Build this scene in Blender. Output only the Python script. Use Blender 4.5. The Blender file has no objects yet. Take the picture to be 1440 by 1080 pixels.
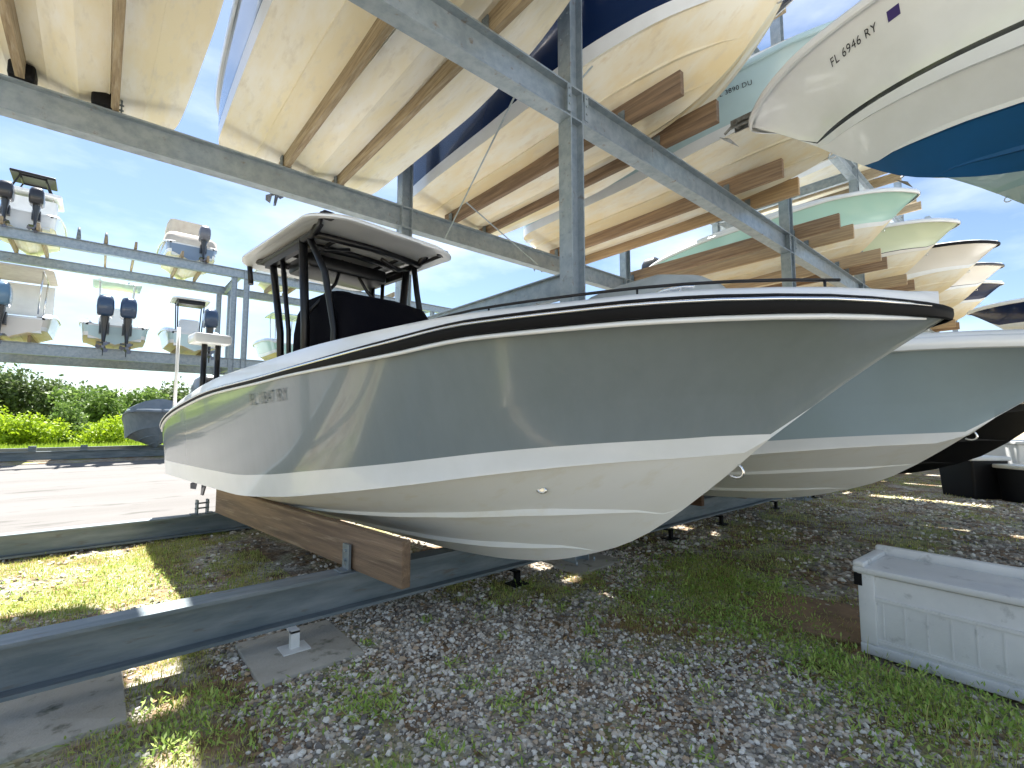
import bpy, math, random
import numpy as np
from mathutils import Vector, Matrix, Euler
random.seed(7); rng = np.random.default_rng(7)
PI = math.pi
scene = bpy.context.scene
COL = scene.collection

# ------------------------------------------------------------------ materials
def nd(nt, typ, **kw):
    n = nt.nodes.new(typ)
    for k, v in kw.items():
        setattr(n, k, v)
    return n

def rgba(c):
    return (c[0], c[1], c[2], 1.0)

def mat(name, col, rough=0.5, metal=0.0, col2=None, scale=3.0, stretch=(1, 1, 1), lo=0.4, hi=0.65,
        bump=0.0, bscale=60.0, bstretch=(1, 1, 1), coat=0.0, spec=0.5, col3=None, scale3=20.0, lo3=.55, hi3=.7, detail=5.0,
        rough2=None):
    m = bpy.data.materials.new(name); m.use_nodes = True
    nt = m.node_tree; b = nt.nodes['Principled BSDF']; L = nt.links
    b.inputs['Roughness'].default_value = rough
    b.inputs['Metallic'].default_value = metal
    b.inputs['Base Color'].default_value = rgba(col)
    b.inputs['Coat Weight'].default_value = coat
    b.inputs['Coat Roughness'].default_value = 0.04
    b.inputs['Specular IOR Level'].default_value = spec
    tc = nd(nt, 'ShaderNodeTexCoord')
    def noise(sc, st, det=detail):
        mp = nd(nt, 'ShaderNodeMapping'); mp.inputs['Scale'].default_value = st
        L.new(tc.outputs['Object'], mp.inputs['Vector'])
        n = nd(nt, 'ShaderNodeTexNoise'); n.inputs['Scale'].default_value = sc
        n.inputs['Detail'].default_value = det; n.inputs['Roughness'].default_value = .6
        L.new(mp.outputs['Vector'], n.inputs['Vector'])
        return n.outputs['Fac']
    def ramp(src, a, c):
        r = nd(nt, 'ShaderNodeMapRange'); r.inputs[1].default_value = a; r.inputs[2].default_value = c
        L.new(src, r.inputs[0]); return r.outputs[0]
    def mix(fac, a, c):
        x = nd(nt, 'ShaderNodeMix', data_type='RGBA')
        L.new(fac, x.inputs[0])
        if isinstance(a, tuple): x.inputs[6].default_value = rgba(a)
        else: L.new(a, x.inputs[6])
        x.inputs[7].default_value = rgba(c)
        return x.outputs[2]
    out = None
    if col2 is not None:
        f = ramp(noise(scale, stretch), lo, hi)
        out = mix(f, tuple(col), col2)
        if rough2 is not None:
            rr = nd(nt, 'ShaderNodeMapRange'); rr.inputs[3].default_value = rough; rr.inputs[4].default_value = rough2
            L.new(f, rr.inputs[0]); L.new(rr.outputs[0], b.inputs['Roughness'])
    if col3 is not None:
        f = ramp(noise(scale3, stretch), lo3, hi3)
        out = mix(f, out if out is not None else tuple(col), col3)
    if out is not None:
        L.new(out, b.inputs['Base Color'])
    if bump > 0:
        bp = nd(nt, 'ShaderNodeBump'); bp.inputs['Strength'].default_value = bump; bp.inputs['Distance'].default_value = .02
        L.new(noise(bscale, bstretch), bp.inputs['Height']); L.new(bp.outputs[0], b.inputs['Normal'])
    return m

M = {}
M['steel'] = mat('galvanised_steel', (.27, .325, .365), .45, .5, col2=(.38, .43, .465), scale=7, lo=.35, hi=.65, col3=(.24, .20, .16), scale3=9, lo3=.62, hi3=.74, bump=.08, bscale=25)
M['steel_dark'] = mat('weathered_shaded_steel', (.13, .165, .185), .5, .25, col2=(.24, .27, .285), scale=5, stretch=(.35, 2, 2), lo=.38, hi=.68, col3=(.14, .10, .07), scale3=12, lo3=.6, hi3=.8, bump=.08, bscale=25)  # dark base carries the shade of the lower beams; rust mottling is wear
M['chrome'] = mat('stainless', (.75, .76, .78), .18, 1.0)
M['anchor'] = mat('anchor_steel', (.30, .31, .31), .4, .8, col2=(.16, .15, .13), scale=12)
M['wood'] = mat('bunk_timber', (.42, .285, .17), .8, 0, col2=(.19, .115, .07), scale=2.0, stretch=(9, .55, 12), lo=.35, hi=.68, col3=(.33, .27, .21), scale3=4, lo3=.55, hi3=.75, bump=.35, bscale=6, bstretch=(12, .6, 22))
M['wood_grey'] = mat('weathered_timber', (.40, .32, .20), .8, 0, col2=(.20, .145, .085), scale=2.2, stretch=(9, .7, 14), lo=.35, hi=.68, col3=(.42, .36, .27), scale3=5, lo3=.5, hi3=.75, bump=.35, bscale=6, bstretch=(12, .6, 22))
M['wood_light'] = mat('pale_timber', (.56, .40, .23), .8, 0, col2=(.36, .235, .13), scale=2.0, stretch=(9, .55, 12), lo=.35, hi=.68, col3=(.45, .37, .27), scale3=4, lo3=.55, hi3=.75, bump=.35, bscale=6, bstretch=(12, .6, 22))
M['wood_brown'] = mat('brown_timber', (.27, .18, .11), .75, 0, col2=(.13, .085, .055), scale=1.7, stretch=(9, .5, 9), lo=.35, hi=.66, col3=(.36, .27, .18), scale3=3, lo3=.55, hi3=.75, bump=.4, bscale=6, bstretch=(12, .6, 22))
M['wood_dark'] = mat('dark_timber', (.16, .085, .045), .75, 0, col2=(.09, .05, .03), scale=2.2, stretch=(9, .7, 14), lo=.35, hi=.68, bump=.35, bscale=6, bstretch=(12, .6, 22))
M['gel_white'] = mat('white_gelcoat', (.84, .85, .84), .22, 0, col2=(.77, .78, .76), scale=1.3, coat=.4)
M['gel_cream'] = mat('cream_gelcoat', (.70, .68, .60), .25, 0, col2=(.63, .60, .51), scale=1.1, coat=.3)
M['gel_grey'] = mat('grey_gelcoat', (.225, .265, .278), .17, 0, col2=(.205, .243, .255), scale=1.2, stretch=(7, 7, .5), lo=.3, hi=.75, coat=.55, col3=(.235, .265, .27), scale3=5, lo3=.58, hi3=.8, rough2=.24)
M['gel_bluegrey'] = mat('blue_grey_gelcoat', (.33, .415, .445), .2, 0, col2=(.315, .395, .42), scale=1.5, coat=.5)
M['gel_navy'] = mat('navy_gelcoat', (.006, .018, .065), .2, 0, coat=.3, spec=.3)
M['gel_slate'] = mat('slate_blue_gelcoat', (.20, .27, .37), .14, 0, coat=.8)
M['gel_teal'] = mat('pale_teal_gelcoat', (.54, .70, .70), .2, 0, col2=(.50, .65, .65), scale=1.4, coat=.5)
M['gel_teal_grey'] = mat('grey_teal_gelcoat', (.36, .50, .50), .2, 0, coat=.5)
M['gel_mint'] = mat('mint_gelcoat', (.47, .72, .62), .2, 0, coat=.5)
M['gel_lime'] = mat('pale_lime_gelcoat', (.68, .74, .52), .2, 0, coat=.5)
M['gel_black'] = mat('black_gelcoat', (.003, .003, .0035), .3, spec=.3)
M['gel_beige'] = mat('beige_gelcoat', (.74, .69, .61), .25, 0, coat=.3)
def bottom_mat(name, a, b, c):
    return mat(name, a, .42, 0, col2=b, scale=1.0, stretch=(1.9, .5, 1.0), lo=.40, hi=.60, col3=c, scale3=5.5, lo3=.54, hi3=.74, coat=.1, bump=.05, bscale=3)
M['bot_white'] = bottom_mat('white_bottom', (.85, .85, .82), (.82, .815, .76), (.78, .75, .65))
M['bot_cream'] = bottom_mat('stained_cream_bottom', (.83, .81, .73), (.79, .71, .50), (.68, .63, .51))
M['bot_tan'] = bottom_mat('stained_tan_bottom', (.85, .81, .69), (.80, .66, .40), (.73, .63, .46))
M['bot_blue'] = mat('blue_antifouling', (.0, .085, .24), .55, 0, col2=(.0, .075, .20), scale=2)
M['bot_black'] = mat('black_bottom', (.003, .003, .0035), .45, spec=.3)
M['white'] = mat('white_paint', (.75, .75, .73), .4, 0, col2=(.66, .66, .63), scale=3)
M['black'] = mat('black_coat', (.005, .005, .006), .35, spec=.4)
M['rubber'] = mat('black_rubber', (.004, .004, .005), .6, spec=.2)
M['canvas'] = mat('black_canvas', (.0035, .0035, .006), .9, bump=.3, bscale=9, spec=.08)
M['canvas_grey'] = mat('grey_canvas', (.17, .21, .25), .8, 0, col2=(.22, .26, .30), scale=3, bump=.5, bscale=4)
M['canvas_silver'] = mat('silver_canvas', (.42, .46, .47), .75, 0, col2=(.33, .37, .38), scale=3, bump=.6, bscale=4)
M['canvas_beige'] = mat('beige_canvas', (.62, .57, .48), .85, 0, col2=(.54, .48, .40), scale=3, bump=.5, bscale=4)
M['canvas_teal'] = mat('teal_canvas', (.20, .40, .42), .8)
M['engine_navy'] = mat('engine_navy', (.03, .06, .115), .22, 0, coat=.5)
M['engine_blue'] = mat('engine_blue', (.10, .20, .30), .25, 0, coat=.5)
M['engine_black'] = mat('engine_black', (.02, .022, .028), .3, 0, coat=.3)
M['engine_grey'] = mat('engine_grey', (.16, .17, .20), .35, .2)
M['plexi'] = mat('clear_plastic', (.8, .85, .87), .05, 0)
_n = M['plexi'].node_tree; _t = nd(_n, 'ShaderNodeBsdfTransparent'); _t.inputs[0].default_value = (.9, .93, .94, 1); _m = nd(_n, 'ShaderNodeMixShader'); _m.inputs[0].default_value = .14
_n.links.new(_t.outputs[0], _m.inputs[1]); _n.links.new(_n.nodes['Principled BSDF'].outputs[0], _m.inputs[2]); _n.links.new(_m.outputs[0], _n.nodes['Material Output'].inputs[0])
M['decal'] = mat('decal_black', (.012, .012, .015), .4)
M['decal_grey'] = mat('decal_grey', (.13, .145, .15), .3)
M['decal_purple'] = mat('sticker_purple', (.05, .03, .16), .4)
M['blue_label'] = mat('blue_label', (.03, .10, .40), .4)
M['stripe_dark'] = mat('stripe_dark', (.02, .02, .026), .25, coat=.4)
M['concrete'] = mat('concrete', (.47, .44, .375), .9, 0, col2=(.35, .325, .27), scale=3, lo=.4, hi=.7, col3=(.09, .10, .06), scale3=6, lo3=.58, hi3=.72, bump=.4, bscale=40)
M['ply'] = mat('damp_plywood', (.34, .22, .125), .85, 0, col2=(.20, .13, .08), scale=3, bump=.3, bscale=20)
M['box'] = mat('dock_box_plastic', (.72, .72, .70), .5, 0, col2=(.60, .60, .585), scale=2.5, lo=.35, hi=.7, col3=(.33, .33, .31), scale3=9, lo3=.6, hi3=.8, bump=.08, bscale=90)
M['bin'] = mat('bin_black', (.004, .004, .005), .5, spec=.3)
M['bark'] = mat('bark', (.11, .085, .06), .9, 0, col2=(.06, .045, .035), scale=6, bump=.6, bscale=12)

def leaf_mat(name, a, b, trans=.35):
    m = bpy.data.materials.new(name); m.use_nodes = True
    nt = m.node_tree; bs = nt.nodes['Principled BSDF']; L = nt.links
    at = nd(nt, 'ShaderNodeAttribute', attribute_name='tint')
    x = nd(nt, 'ShaderNodeMix', data_type='RGBA')
    x.inputs[6].default_value = rgba(a); x.inputs[7].default_value = rgba(b)
    L.new(at.outputs['Fac'], x.inputs[0]); L.new(x.outputs[2], bs.inputs['Base Color'])
    bs.inputs['Roughness'].default_value = .6
    tr = nd(nt, 'ShaderNodeBsdfTranslucent'); L.new(x.outputs[2], tr.inputs['Color'])
    mx = nd(nt, 'ShaderNodeMixShader'); mx.inputs[0].default_value = trans
    L.new(bs.outputs[0], mx.inputs[1]); L.new(tr.outputs[0], mx.inputs[2])
    L.new(mx.outputs[0], nt.nodes['Material Output'].inputs['Surface'])
    return m
M['leaf_dark'] = leaf_mat('leaf_dark', (.065, .105, .03), (.15, .20, .07))
M['leaf_mid'] = leaf_mat('leaf_mid', (.085, .16, .03), (.20, .29, .07))
M['leaf_lime'] = leaf_mat('leaf_lime', (.24, .36, .012), (.42, .54, .03))
M['grass'] = leaf_mat('grass_blade', (.26, .36, .04), (.70, .62, .24))
M['grass_weed'] = leaf_mat('weed_leaf', (.20, .36, .045), (.56, .66, .18))
M['grass_far'] = leaf_mat('meadow_blade', (.24, .36, .025), (.40, .50, .07))

def stone_mat():
    m = bpy.data.materials.new('gravel_stone'); m.use_nodes = True
    nt = m.node_tree; b = nt.nodes['Principled BSDF']; L = nt.links
    at = nd(nt, 'ShaderNodeAttribute', attribute_name='tint')
    r = nd(nt, 'ShaderNodeValToRGB'); L.new(at.outputs['Fac'], r.inputs[0])
    e = r.color_ramp.elements
    e[0].position = 0; e[0].color = (.14, .125, .11, 1); e[1].position = 1; e[1].color = (.84, .79, .70, 1)
    for p, c in ((.22, (.30, .27, .22, 1)), (.5, (.60, .545, .46, 1)), (.66, (.46, .33, .21, 1)), (.8, (.74, .70, .62, 1))):
        q = e.new(p); q.color = c
    L.new(r.outputs[0], b.inputs['Base Color']); b.inputs['Roughness'].default_value = .85
    return m
M['stone'] = stone_mat()

# ------------------------------------------------------------------ mesh building
class MB:
    def __init__(s): s.v = []; s.f = []; s.mi = []; s.sm = []
    def add(s, vs, fs, mi=0, smooth=False):
        n = len(s.v); s.v += [tuple(v) for v in vs]
        for f in fs:
            s.f.append([i + n for i in f]); s.mi.append(mi); s.sm.append(smooth)
    def box(s, x0, x1, y0, y1, z0, z1, mi=0, mtx=None):
        vs = [(x, y, z) for z in (z0, z1) for y in (y0, y1) for x in (x0, x1)]
        if mtx is not None: vs = [mtx @ Vector(v) for v in vs]
        s.add(vs, [(0, 2, 3, 1), (4, 5, 7, 6), (0, 1, 5, 4), (2, 6, 7, 3), (0, 4, 6, 2), (1, 3, 7, 5)], mi)
    def rbox(s, x0, x1, y0, y1, z0, z1, r, mi=0, mtx=None, rz=None):
        """box with all edges chamfered by r"""
        bm_v = []
        cx, cy, cz = (x0 + x1) / 2, (y0 + y1) / 2, (z0 + z1) / 2
        # loft of rounded rectangles
        prof = [(0, r), (r * .3, r * .3), (r, 0)]
        zs = [(z0, r), (z0 + r * .3, r * .3), (z0 + r, 0), (z1 - r, 0), (z1 - r * .3, r * .3), (z1, r)]
        rings = []
        for z, ins in zs:
            rings.append([Vector(p + (z,)) for p in rrect(x0 + ins, x1 - ins, y0 + ins, y1 - ins, r)])
        if mtx is not None: rings = [[mtx @ v for v in rg] for rg in rings]
        s.loft(rings, mi, True, True, True)
    def loft(s, rings, mi=0, closed=True, cap=True, smooth=True, mis=None):
        n = len(rings[0]); base = len(s.v)
        for r in rings: s.v += [tuple(p) for p in r]
        for i in range(len(rings) - 1):
            for j in range(n if closed else n - 1):
                k = (j + 1) % n
                s.f.append([base + i * n + j, base + i * n + k, base + (i + 1) * n + k, base + (i + 1) * n + j])
                s.mi.append(mis[j] if mis else mi); s.sm.append(smooth)
        if cap and closed:
            s.f.append([base + j for j in range(n)][::-1]); s.mi.append(mi); s.sm.append(False)
            b2 = base + (len(rings) - 1) * n
            s.f.append([b2 + j for j in range(n)]); s.mi.append(mi); s.sm.append(False)
    def tube(s, pts, r, n=8, mi=0, cap=True):
        pts = [Vector(p) for p in pts]; rings = []
        rr = r if isinstance(r, (list, tuple)) else [r] * len(pts)
        up = None
        for i, p in enumerate(pts):
            d = (pts[min(i + 1, len(pts) - 1)] - pts[max(i - 1, 0)]).normalized()
            if up is None:
                up = Vector((0, 0, 1)) if abs(d.z) < .9 else Vector((1, 0, 0))
            a = d.cross(up).normalized(); b = a.cross(d).normalized(); up = b
            rings.append([p + (a * math.cos(t) + b * math.sin(t)) * rr[i] for t in [2 * PI * k / n for k in range(n)]])
        s.loft(rings, mi, True, cap, True)
    def ibeam(s, p0, p1, h, w, tf=.018, tw=.014, up=Vector((0, 0, 1)), mi=0):
        """I-section from p0 to p1 (centre line), depth h along up"""
        p0 = Vector(p0); p1 = Vector(p1); d = (p1 - p0).normalized(); sd = d.cross(up).normalized()
        H = h / 2; W = w / 2; t = tw / 2; f = tf
        prof = [(-W, -H), (W, -H), (W, -H + f), (t, -H + f), (t, H - f), (W, H - f), (W, H), (-W, H), (-W, H - f), (-t, H - f), (-t, -H + f), (-W, -H + f)]
        r0 = [p0 + sd * a + up * b for a, b in prof]; r1 = [p1 + sd * a + up * b for a, b in prof]
        n = len(s.v); s.v += [tuple(v) for v in r0 + r1]
        for j in range(12):
            k = (j + 1) % 12
            s.f.append([n + j, n + k, n + 12 + k, n + 12 + j]); s.mi.append(mi); s.sm.append(False)
        for q in ((0, 1, 2, 11), (11, 2, 3, 10), (10, 3, 4, 9), (9, 4, 5, 8), (8, 5, 6, 7)):
            s.f.append([n + i for i in q][::-1]); s.mi.append(mi); s.sm.append(False)
            s.f.append([n + 12 + i for i in q]); s.mi.append(mi); s.sm.append(False)
    def build(s, name, mats, parent=None, sharp=None):
        me = bpy.data.meshes.new(name); me.from_pydata(s.v, [], s.f); 
        if not isinstance(mats, (list, tuple)): mats = [mats]
        for m in mats: me.materials.append(m)
        me.polygons.foreach_set('material_index', s.mi); me.polygons.foreach_set('use_smooth', s.sm)
        me.update()
        import bmesh
        bm = bmesh.new(); bm.from_mesh(me); bmesh.ops.recalc_face_normals(bm, faces=bm.faces); bm.to_mesh(me); bm.free()
        if sharp: me.set_sharp_from_angle(angle=math.radians(sharp))
        o = bpy.data.objects.new(name, me); COL.objects.link(o)
        if parent is not None: o.parent = parent
        return o

def rrect(x0, x1, y0, y1, r, n=4):
    pts = []
    for cx, cy, a in ((x1 - r, y1 - r, 0), (x0 + r, y1 - r, 90), (x0 + r, y0 + r, 180), (x1 - r, y0 + r, 270)):
        for k in range(n + 1):
            t = math.radians(a + 90 * k / n); pts.append((cx + r * math.cos(t), cy + r * math.sin(t)))
    return pts

def tag(o, label, cat, group=None):
    o['label'] = label; o['category'] = cat
    if group: o['group'] = group
    return o
def kind(o, k): o['kind'] = k; return o
def empty(name, loc, rz, label, cat, group=None):
    o = bpy.data.objects.new(name, None); COL.objects.link(o); o.location = loc; o.rotation_euler = (0, 0, rz)
    o.empty_display_size = .3
    return tag(o, label, cat, group)

def np_mesh(name, V, F, mats, parent=None, tint=None, smooth=False, mi=None):
    me = bpy.data.meshes.new(name); k = F.shape[1]
    me.vertices.add(len(V)); me.vertices.foreach_set('co', V.astype(np.float32).ravel())
    me.loops.add(F.size); me.loops.foreach_set('vertex_index', F.astype(np.int32).ravel())
    me.polygons.add(len(F)); me.polygons.foreach_set('loop_start', np.arange(0, F.size, k, dtype=np.int32))
    me.polygons.foreach_set('use_smooth', np.full(len(F), smooth))
    for m in (mats if isinstance(mats, list) else [mats]): me.materials.append(m)
    if mi is not None: me.polygons.foreach_set('material_index', mi.astype(np.int32))
    me.update(calc_edges=True)
    if tint is not None:
        a = me.attributes.new('tint', 'FLOAT', 'FACE'); a.data.foreach_set('value', tint.astype(np.float32))
    o = bpy.data.objects.new(name, me); COL.objects.link(o)
    if parent is not None: o.parent = parent
    return o

# ------------------------------------------------------------------ boats
def cr(T, s):
    """smooth (monotone hermite) table lookup"""
    if s <= T[0][0]: return T[0][1]
    if s >= T[-1][0]: return T[-1][1]
    for i in range(len(T) - 1):
        if s <= T[i + 1][0]:
            x0, y0 = T[i]; x1, y1 = T[i + 1]; h = x1 - x0; d = (y1 - y0) / h
            def m(j):
                if j <= 0 or j >= len(T) - 1:
                    a = min(max(j, 1), len(T) - 1); return (T[a][1] - T[a - 1][1]) / (T[a][0] - T[a - 1][0])
                a = (T[j][1] - T[j - 1][1]) / (T[j][0] - T[j - 1][0]); b = (T[j + 1][1] - T[j][1]) / (T[j + 1][0] - T[j][0])
                return 0 if a * b <= 0 else 2 * a * b / (a + b)
            m0, m1 = m(i), m(i + 1); t = (s - x0) / h
            return (2 * t**3 - 3 * t**2 + 1) * y0 + (t**3 - 2 * t**2 + t) * h * m0 + (-2 * t**3 + 3 * t**2) * y1 + (t**3 - t**2) * h * m1

# reference hull, s = metres aft of the bow tip, z above the keel, offsets from the centre line
T_KEEL = [(0, 1.62), (.28, 1.43), (.49, 1.27), (.75, 1.06), (1.08, .76), (1.55, .40), (1.82, .27), (2.38, .10), (2.93, .03), (3.6, 0), (9.2, 0)]
T_SHEER = [(0, 1.63), (.5, 1.655), (1.2, 1.665), (1.9, 1.665), (2.6, 1.62), (3.5, 1.57), (4.4, 1.53), (5.8, 1.48), (7.2, 1.36), (8.0, 1.25), (8.6, 1.10), (8.95, .95)]
T_HB = [(0, .01), (.05, .12), (.15, .25), (.4, .5), (.8, .77), (1.2, .94), (2, 1.14), (3, 1.27), (4, 1.32), (5.5, 1.32), (7, 1.28), (8.0, 1.24), (8.5, 1.20), (8.8, 1.12), (8.95, 1.0)]
T_HC = [(.8, 0), (1.2, .3), (1.7, .55), (2.4, .8), (3.2, .98), (4.2, 1.08), (5.5, 1.12), (8.4, 1.09), (8.8, 1.0), (8.95, .88)]
T_ZC = [(.83, .98), (1.07, .955), (1.51, .915), (2.06, .845), (2.68, .745), (3.56, .615), (4.48, .50), (5.5, .43), (9, .42)]
T_ZP = [(.71, 1.08), (1.09, 1.035), (1.48, 1.005), (1.99, .955), (2.93, .835), (3.84, .735), (4.6, .655), (5.5, .60), (9, .58)]
T_CO = [(0, 0), (1.2, 0), (1.9, .01), (2.5, .045), (3.8, .08), (6.3, .06), (8, .02), (9, 0)]
T_RA = [(0, .6), (.3, .85), (1, 1.0), (2.4, .95), (4.2, .55), (9, .5)]
T_F1 = [(1.30, 0), (1.48, .28), (1.68, .40), (1.9, .466), (2.3, .54), (3.1, .58), (9, .6)]
T_F2 = [(1.85, 0), (2.08, .11), (2.24, .14), (2.6, .17), (4, .2), (9, .25)]

class Hull:
    def __init__(s, L=8.95, B=1.32, D=1.65, kc=1.0, dead=1.0, sw=.022, kz=1.0):
        s.kl = L / 8.95; s.kb = B / 1.32; s.kd = D / 1.65; s.L = L; s.kc = kc; s.dead = dead; s.sw = sw; s.kz = kz
    def q(s, T, x): return cr(T, x / s.kl)
    def keel(s, x): return s.q(T_KEEL, x) * s.kd
    def sheer(s, x): return s.q(T_SHEER, x) * s.kd
    def hb(s, x): return s.q(T_HB, x) * s.kb
    def hc(s, x): return min(s.q(T_HC, x) * s.kb * s.kc, s.hb(x) - .055 * s.kb if x / s.kl > 3 else 9) if x / s.kl > .8 else 0.0
    def zc(s, x): return max(s.q(T_ZC, x) * s.kd * s.kz * (1 - (1 - s.dead) * min(1, max(0, (x / s.kl - .8) / 3))), s.keel(x)) if x / s.kl > .8 else s.keel(x)
    def zp(s, x): return max(s.q(T_ZP, x) * s.kd * s.kz, s.keel(x) + .0005)
    def flare(s, x): return 1.0 + .75 * max(0, 1 - x / s.kl / 4.5)
    def top(s, x, z):
        """half breadth of the topside at height z"""
        zc, zs = s.zc(x) + .012, s.sheer(x)
        hc = s.hc(x) + (.05 * s.kb if x / s.kl > .8 else 0) * min(1, max(0, (x / s.kl - .8) / 1.0)); hb = s.hb(x)
        u = min(1, max(0, (z - zc) / max(zs - zc, 1e-4)))
        return hc + (hb - hc) * u ** s.flare(x)
    def section(s, x):
        k = s.keel(x); hc = s.hc(x); zc = s.zc(x); zs = s.sheer(x); xx = x / s.kl
        fade = min(1, max(0, (xx - .85) / 1.2))
        pts = [(0, k, 0)]
        def pan(f): return (hc * f, k + (zc - k) * (f ** .93))
        for T, st in ((T_F2, 1.85), (T_F1, 1.30)):
            f = cr(T, xx) if xx > st else (0 if T is T_F2 else (0.0))
            fd = min(1, max(0, (xx - st) / .7)); w = .045 * s.kb * fd
            f2 = f + (w / hc if hc > .02 else 0)
            a = pan(f); b = pan(f2)
            pts += [(a[0], a[1], 1), (b[0], a[1] - .004 * fd, 1), (b[0] + .003 * fd, b[1], 2)]
        pts.append((hc, zc, 1))                                  # inner chine
        co = hc + .05 * s.kb * fade
        pts.append((co, zc - .012 * fade, 3)); pts.append((co + .001, zc + .012 * fade, 3))
        zp = min(max(s.zp(x), zc + .013 * fade + .0004), zs - .01)
        pts.append((s.top(x, zp) if xx > .8 else s.top(x, zp), zp, 4))
        sw = s.sw * min(1, max(.02, (xx - .68) / .3))
        pts.append((s.top(x, zp + sw), zp + sw, 5))
        for t in (.12, .25): 
            z = zp + sw + (zs - zp - sw) * t; pts.append((s.top(x, z), z, 6))
        kn = .36; fdk = 0.0
        z = zp + sw + (zs - zp - sw) * kn; pts.append((s.top(x, z), z, 6))
        z2 = z + .012; pts.append((s.top(x, z2) - .007 * fdk, z2, 6))
        for t in (.5, .62, .74, .85, .93, 1.0):
            z = zp + sw + (zs - zp - sw) * t
            back = .007 * fdk * max(0, 1 - (t - .36) / .4)
            pts.append((s.top(x, z) - back, z, 6))
        return pts

def decal_on_hull(name, H, root, text, s0, z0, size, side, material, slope=0.0, extra=None):
    """letters laid on the topside; side -1 starboard, +1 port"""
    cu = bpy.data.curves.new(name, 'FONT'); cu.body = text; cu.size = size; cu.space_character = 1.12
    tmp = bpy.data.objects.new(name, cu); COL.objects.link(tmp)
    dg = bpy.context.evaluated_depsgraph_get(); dg.update()
    me = bpy.data.meshes.new_from_object(tmp.evaluated_get(dg))
    bpy.data.objects.remove(tmp)
    for v in me.vertices:
        tx, ty = v.co.x, v.co.y
        s = s0 + (tx if side > 0 else -tx); z = z0 + ty + slope * tx
        v.co = (side * (H.top(s, z) + .011), s, z)
    me.materials.clear(); me.materials.append(material)
    o = bpy.data.objects.new(name, me); COL.objects.link(o); o.parent = root
    return o

def make_outboard(root, x, y, z, mat_c, scale=1.0, tilt=0.0, hub='engine_black', detail=True):
    """outboard on the transom at (x,y,z top of transom); aft is +y; tilt raises the lower unit"""
    mt = Matrix.Translation((x, y, z)) @ Euler((tilt, 0, 0)).to_matrix().to_4x4() @ Matrix.Scale(scale, 4)
    m = MB()
    # midsection and lower unit
    def ring(cy, z, hx, hy, n=12): return [mt @ Vector((hx * math.cos(2 * PI * k / n), cy + hy * math.sin(2 * PI * k / n), z)) for k in range(n)]
    m.loft([ring(.28, .28, .13, .2), ring(.28, .1, .12, .19), ring(.29, -.15, .085, .14), ring(.31, -.5, .055, .12), ring(.33, -.62, .05, .13)])
    m.box(-.17, .17, .12, .52, -.66, -.645, mtx=mt)                # anti-ventilation plate
    m.loft([ring(.33, -.64, .04, .12), ring(.36, -.85, .035, .10)])
    rings = []
    for yy, r in ((.08, .01), (.14, .05), (.25, .075), (.45, .075), (.58, .055)):
        rings.append([mt @ Vector((r * math.cos(2 * PI * k / 12), yy, -.82 + r * math.sin(2 * PI * k / 12))) for k in range(12)])
    m.loft(rings)
    sk = [(.2, -.86), (.42, -.86), (.46, -1.08), (.36, -1.08)]
    m.add([mt @ Vector((sx, a, b)) for sx in (-.012, .012) for a, b in sk], [(0, 1, 2, 3), (7, 6, 5, 4), (0, 4, 5, 1), (1, 5, 6, 2), (2, 6, 7, 3), (3, 7, 4, 0)])
    m.box(-.13, .13, -.02, .2, -.32, .06, mtx=mt)                  # clamp bracket
    o = m.build('outboard_motor', M[hub], root, 40)
    c = MB(); rings = []
    for zz, hx, y0, y1, r in ((.22, .17, .05, .55, .09), (.28, .21, .0, .62, .1), (.5, .225, -.03, .68, .12), (.72, .215, -.02, .66, .12), (.86, .18, .03, .58, .1), (.92, .12, .1, .46, .08)):
        rings.append([mt @ Vector(p + (zz,)) for p in rrect(-hx, hx, y0, y1, r)])
    c.loft(rings); c.build('cowling', M[mat_c], o, 50)
    if detail:
        p = MB()
        p.tube([mt @ Vector((0, .56, -.82)), mt @ Vector((0, .70, -.82))], .045 * scale, 10)
        for k in range(3):
            a0 = 2 * PI * k / 3; vs = []
            for rr, da, dy in ((.04, -.5, .60), (.04, .5, .68), (.19, .42, .70), (.20, -.1, .64), (.15, -.55, .60)):
                a = a0 + da; vs.append(mt @ Vector((rr * math.cos(a), dy, -.82 + rr * math.sin(a))))
            off = mt.to_3x3() @ Vector((0, .01, 0))
            n = len(vs); p.add(vs + [v + off for v in vs], [tuple(range(n)), tuple(range(2 * n - 1, n - 1, -1))] + [(i, (i + 1) % n, n + (i + 1) % n, n + i) for i in range(n)])
        p.build('propeller', M['chrome'] if hub == 'chrome' else M['engine_grey'], o)
    return o

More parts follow.
